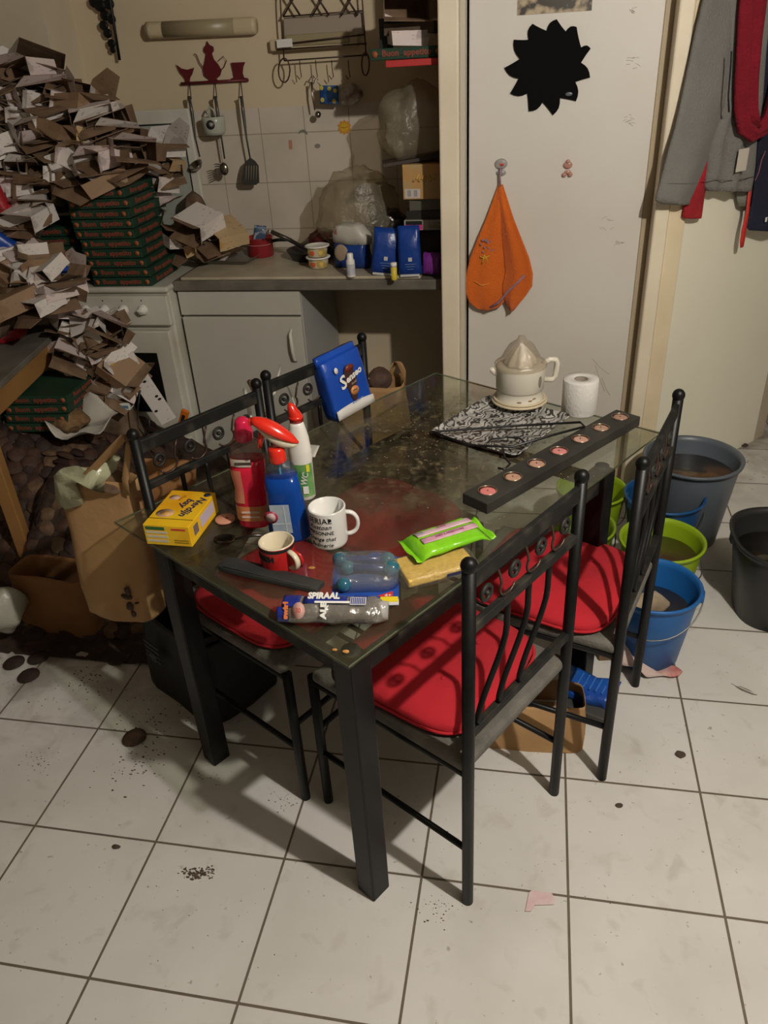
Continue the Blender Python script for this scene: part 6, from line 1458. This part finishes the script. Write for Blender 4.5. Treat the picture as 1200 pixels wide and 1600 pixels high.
g = G(); g.prism([(-.030,.0),(-.018,.007),(.006,.008),(.032,.002),(.020,-.004),(-.010,-.006)], 0, .0015); g.build('vane', M('feather_grey', (.14,.12,.09), .8, dark=(.22,.20,.16), scale=40), t)
g = G(); g.tube([(-.042,.002,.001),(.028,.001,.002)], .0010, 5); g.build('quill', inkw, t)
for (u, v, r, lab) in ((967,1259,.008,'small dark brown pip on the tiles right of the chair'),(181,1324,.010,'dark heart-shaped flake on the front left tiles'),(1063,1180,.013,'greenish-brown dirt clump on the right-hand tiles'),(1163,697,.016,'brown dry leaf at the foot of the angled wall')):
    g = G(); g.ball((0,0,r*.25), r, (1.1,.8,.3), 12, 7); g.jig(r*.4, 70, u)
    tag(place(g.build('debris', M('debris_brown', (.07,.045,.03), .8)), at_z(u, v, .001)), lab, 'debris')
# scattered dirt and food smears (uncountable)
R_ = random.Random(17); g = G()
def clump(u, v, n_, su, sv, r0, r1):
    for k in range(n_):
        p = at_z(u+R_.gauss(0, su), v+R_.gauss(0, sv), 0); r = R_.uniform(r0, r1); g.ball((p.x, p.y, r*.1), r, (R_.uniform(.8,2), R_.uniform(.6,1.1), .3), 6, 3)
clump(308,1366,60,11,5,.001,.004); clump(290,1360,16,5,3,.001,.003); clump(328,1358,20,5,4,.001,.003)
clump(683,1420,50,18,13,.0006,.0022); clump(215,1190,90,26,28,.0008,.003); clump(60,1190,50,16,9,.0006,.002); clump(250,1120,70,40,16,.0008,.003); clump(140,1062,60,22,12,.0008,.003); clump(325,1218,24,10,8,.0006,.002)
clump(440,1255,30,12,8,.0006,.002)
clump(1040,1110,40,60,50,.0005,.0016); clump(800,1300,60,120,60,.0004,.0012); clump(250,1420,60,160,70,.0004,.0015); clump(140,1090,50,70,25,.0006,.0025); clump(1150,720,60,25,30,.0006,.003); clump(880,1180,40,120,50,.0004,.0014); clump(1000,1400,40,120,70,.0004,.0012)
tag(g.build('floor_dirt', M('floor_dirt', (.11,.075,.045), .9, dark=(.05,.035,.02), scale=40)), 'specks of dirt and dropped food scattered over the tiles', 'dirt', kind='stuff')
# kraft bag with coffee pads behind the table
t = bx('carton', 'closed cardboard box under the brown paper bag by the cabinet', (-.055,1.55,0), (.24,.20,.30), M('plain_card', (.17,.10,.05), .8), -.1)
bc = V3((-.055,1.55,.302))
t = paper_bag('paper_bag', 'open brown paper bag of rubbish between the table and the worktop', bc, .25, .15, .30, -.05, kraft, 15, open_=1.0)
pts = [(.055,.03,.28),(.075,.03,.33),(.090,.02,.365),(.105,.02,.36),(.118,.02,.33),(.112,.03,.27)]
g = G(); g.loft([ring(q, (.010,0,.003), (0,.0012,0), 8, 4) for q in pts]); g.build('handle', kraft, t)
for k, (dx, dy, dz, i, lab, s) in enumerate(((.035,.0,.305,0,'large brown coffee pad standing in the bag behind the table',1.3),(.02,.03,.285,2,'tan coffee pad behind the large one in the bag behind the table',1.1))):
    pad(i, bc+V3((dx,dy,dz)), (1.0,.2,.3), lab, None, s)
t = thing('plastic_film', 'crumpled clear film and white scrap in the bag behind the table', 'plastic film', bc+V3((-.05,0,.285)))
g = G(); g.ball((0,0,0), .055, (1.1,.8,.5), 18, 10); g.jig(.022, 22, 3); g.build('film', film_mat('rubbish_film', (.45,.42,.36), .35, .15, .2), t)
g = G(); g.prism([(.01,-.03),(.05,-.025),(.035,.01)], .028, .030); g.build('scrap', whitem, t)
t = thing('rubbish_bag', 'dark crumpled bag behind the open paper bag', 'bag', (.10,1.66,.17))
g = G(); g.ball((0,0,.07), .13, (.8,.7,1.85), 20, 14); g.jig(.03, 12, 8); g.build('bag', M('dark_rubbish', (.020,.020,.018), .35, bump=.6, bscale=25), t)
# dark clutter on the chair seat behind the left bottles
pouch('paper_bag', 'kraft paper bag lying behind the left chair back', 'bag', (-.62,.80,.42), .20,.26,.12, M('dark_kraft', (.26,.12,.04), .85), (.4,.3,.8), 41)
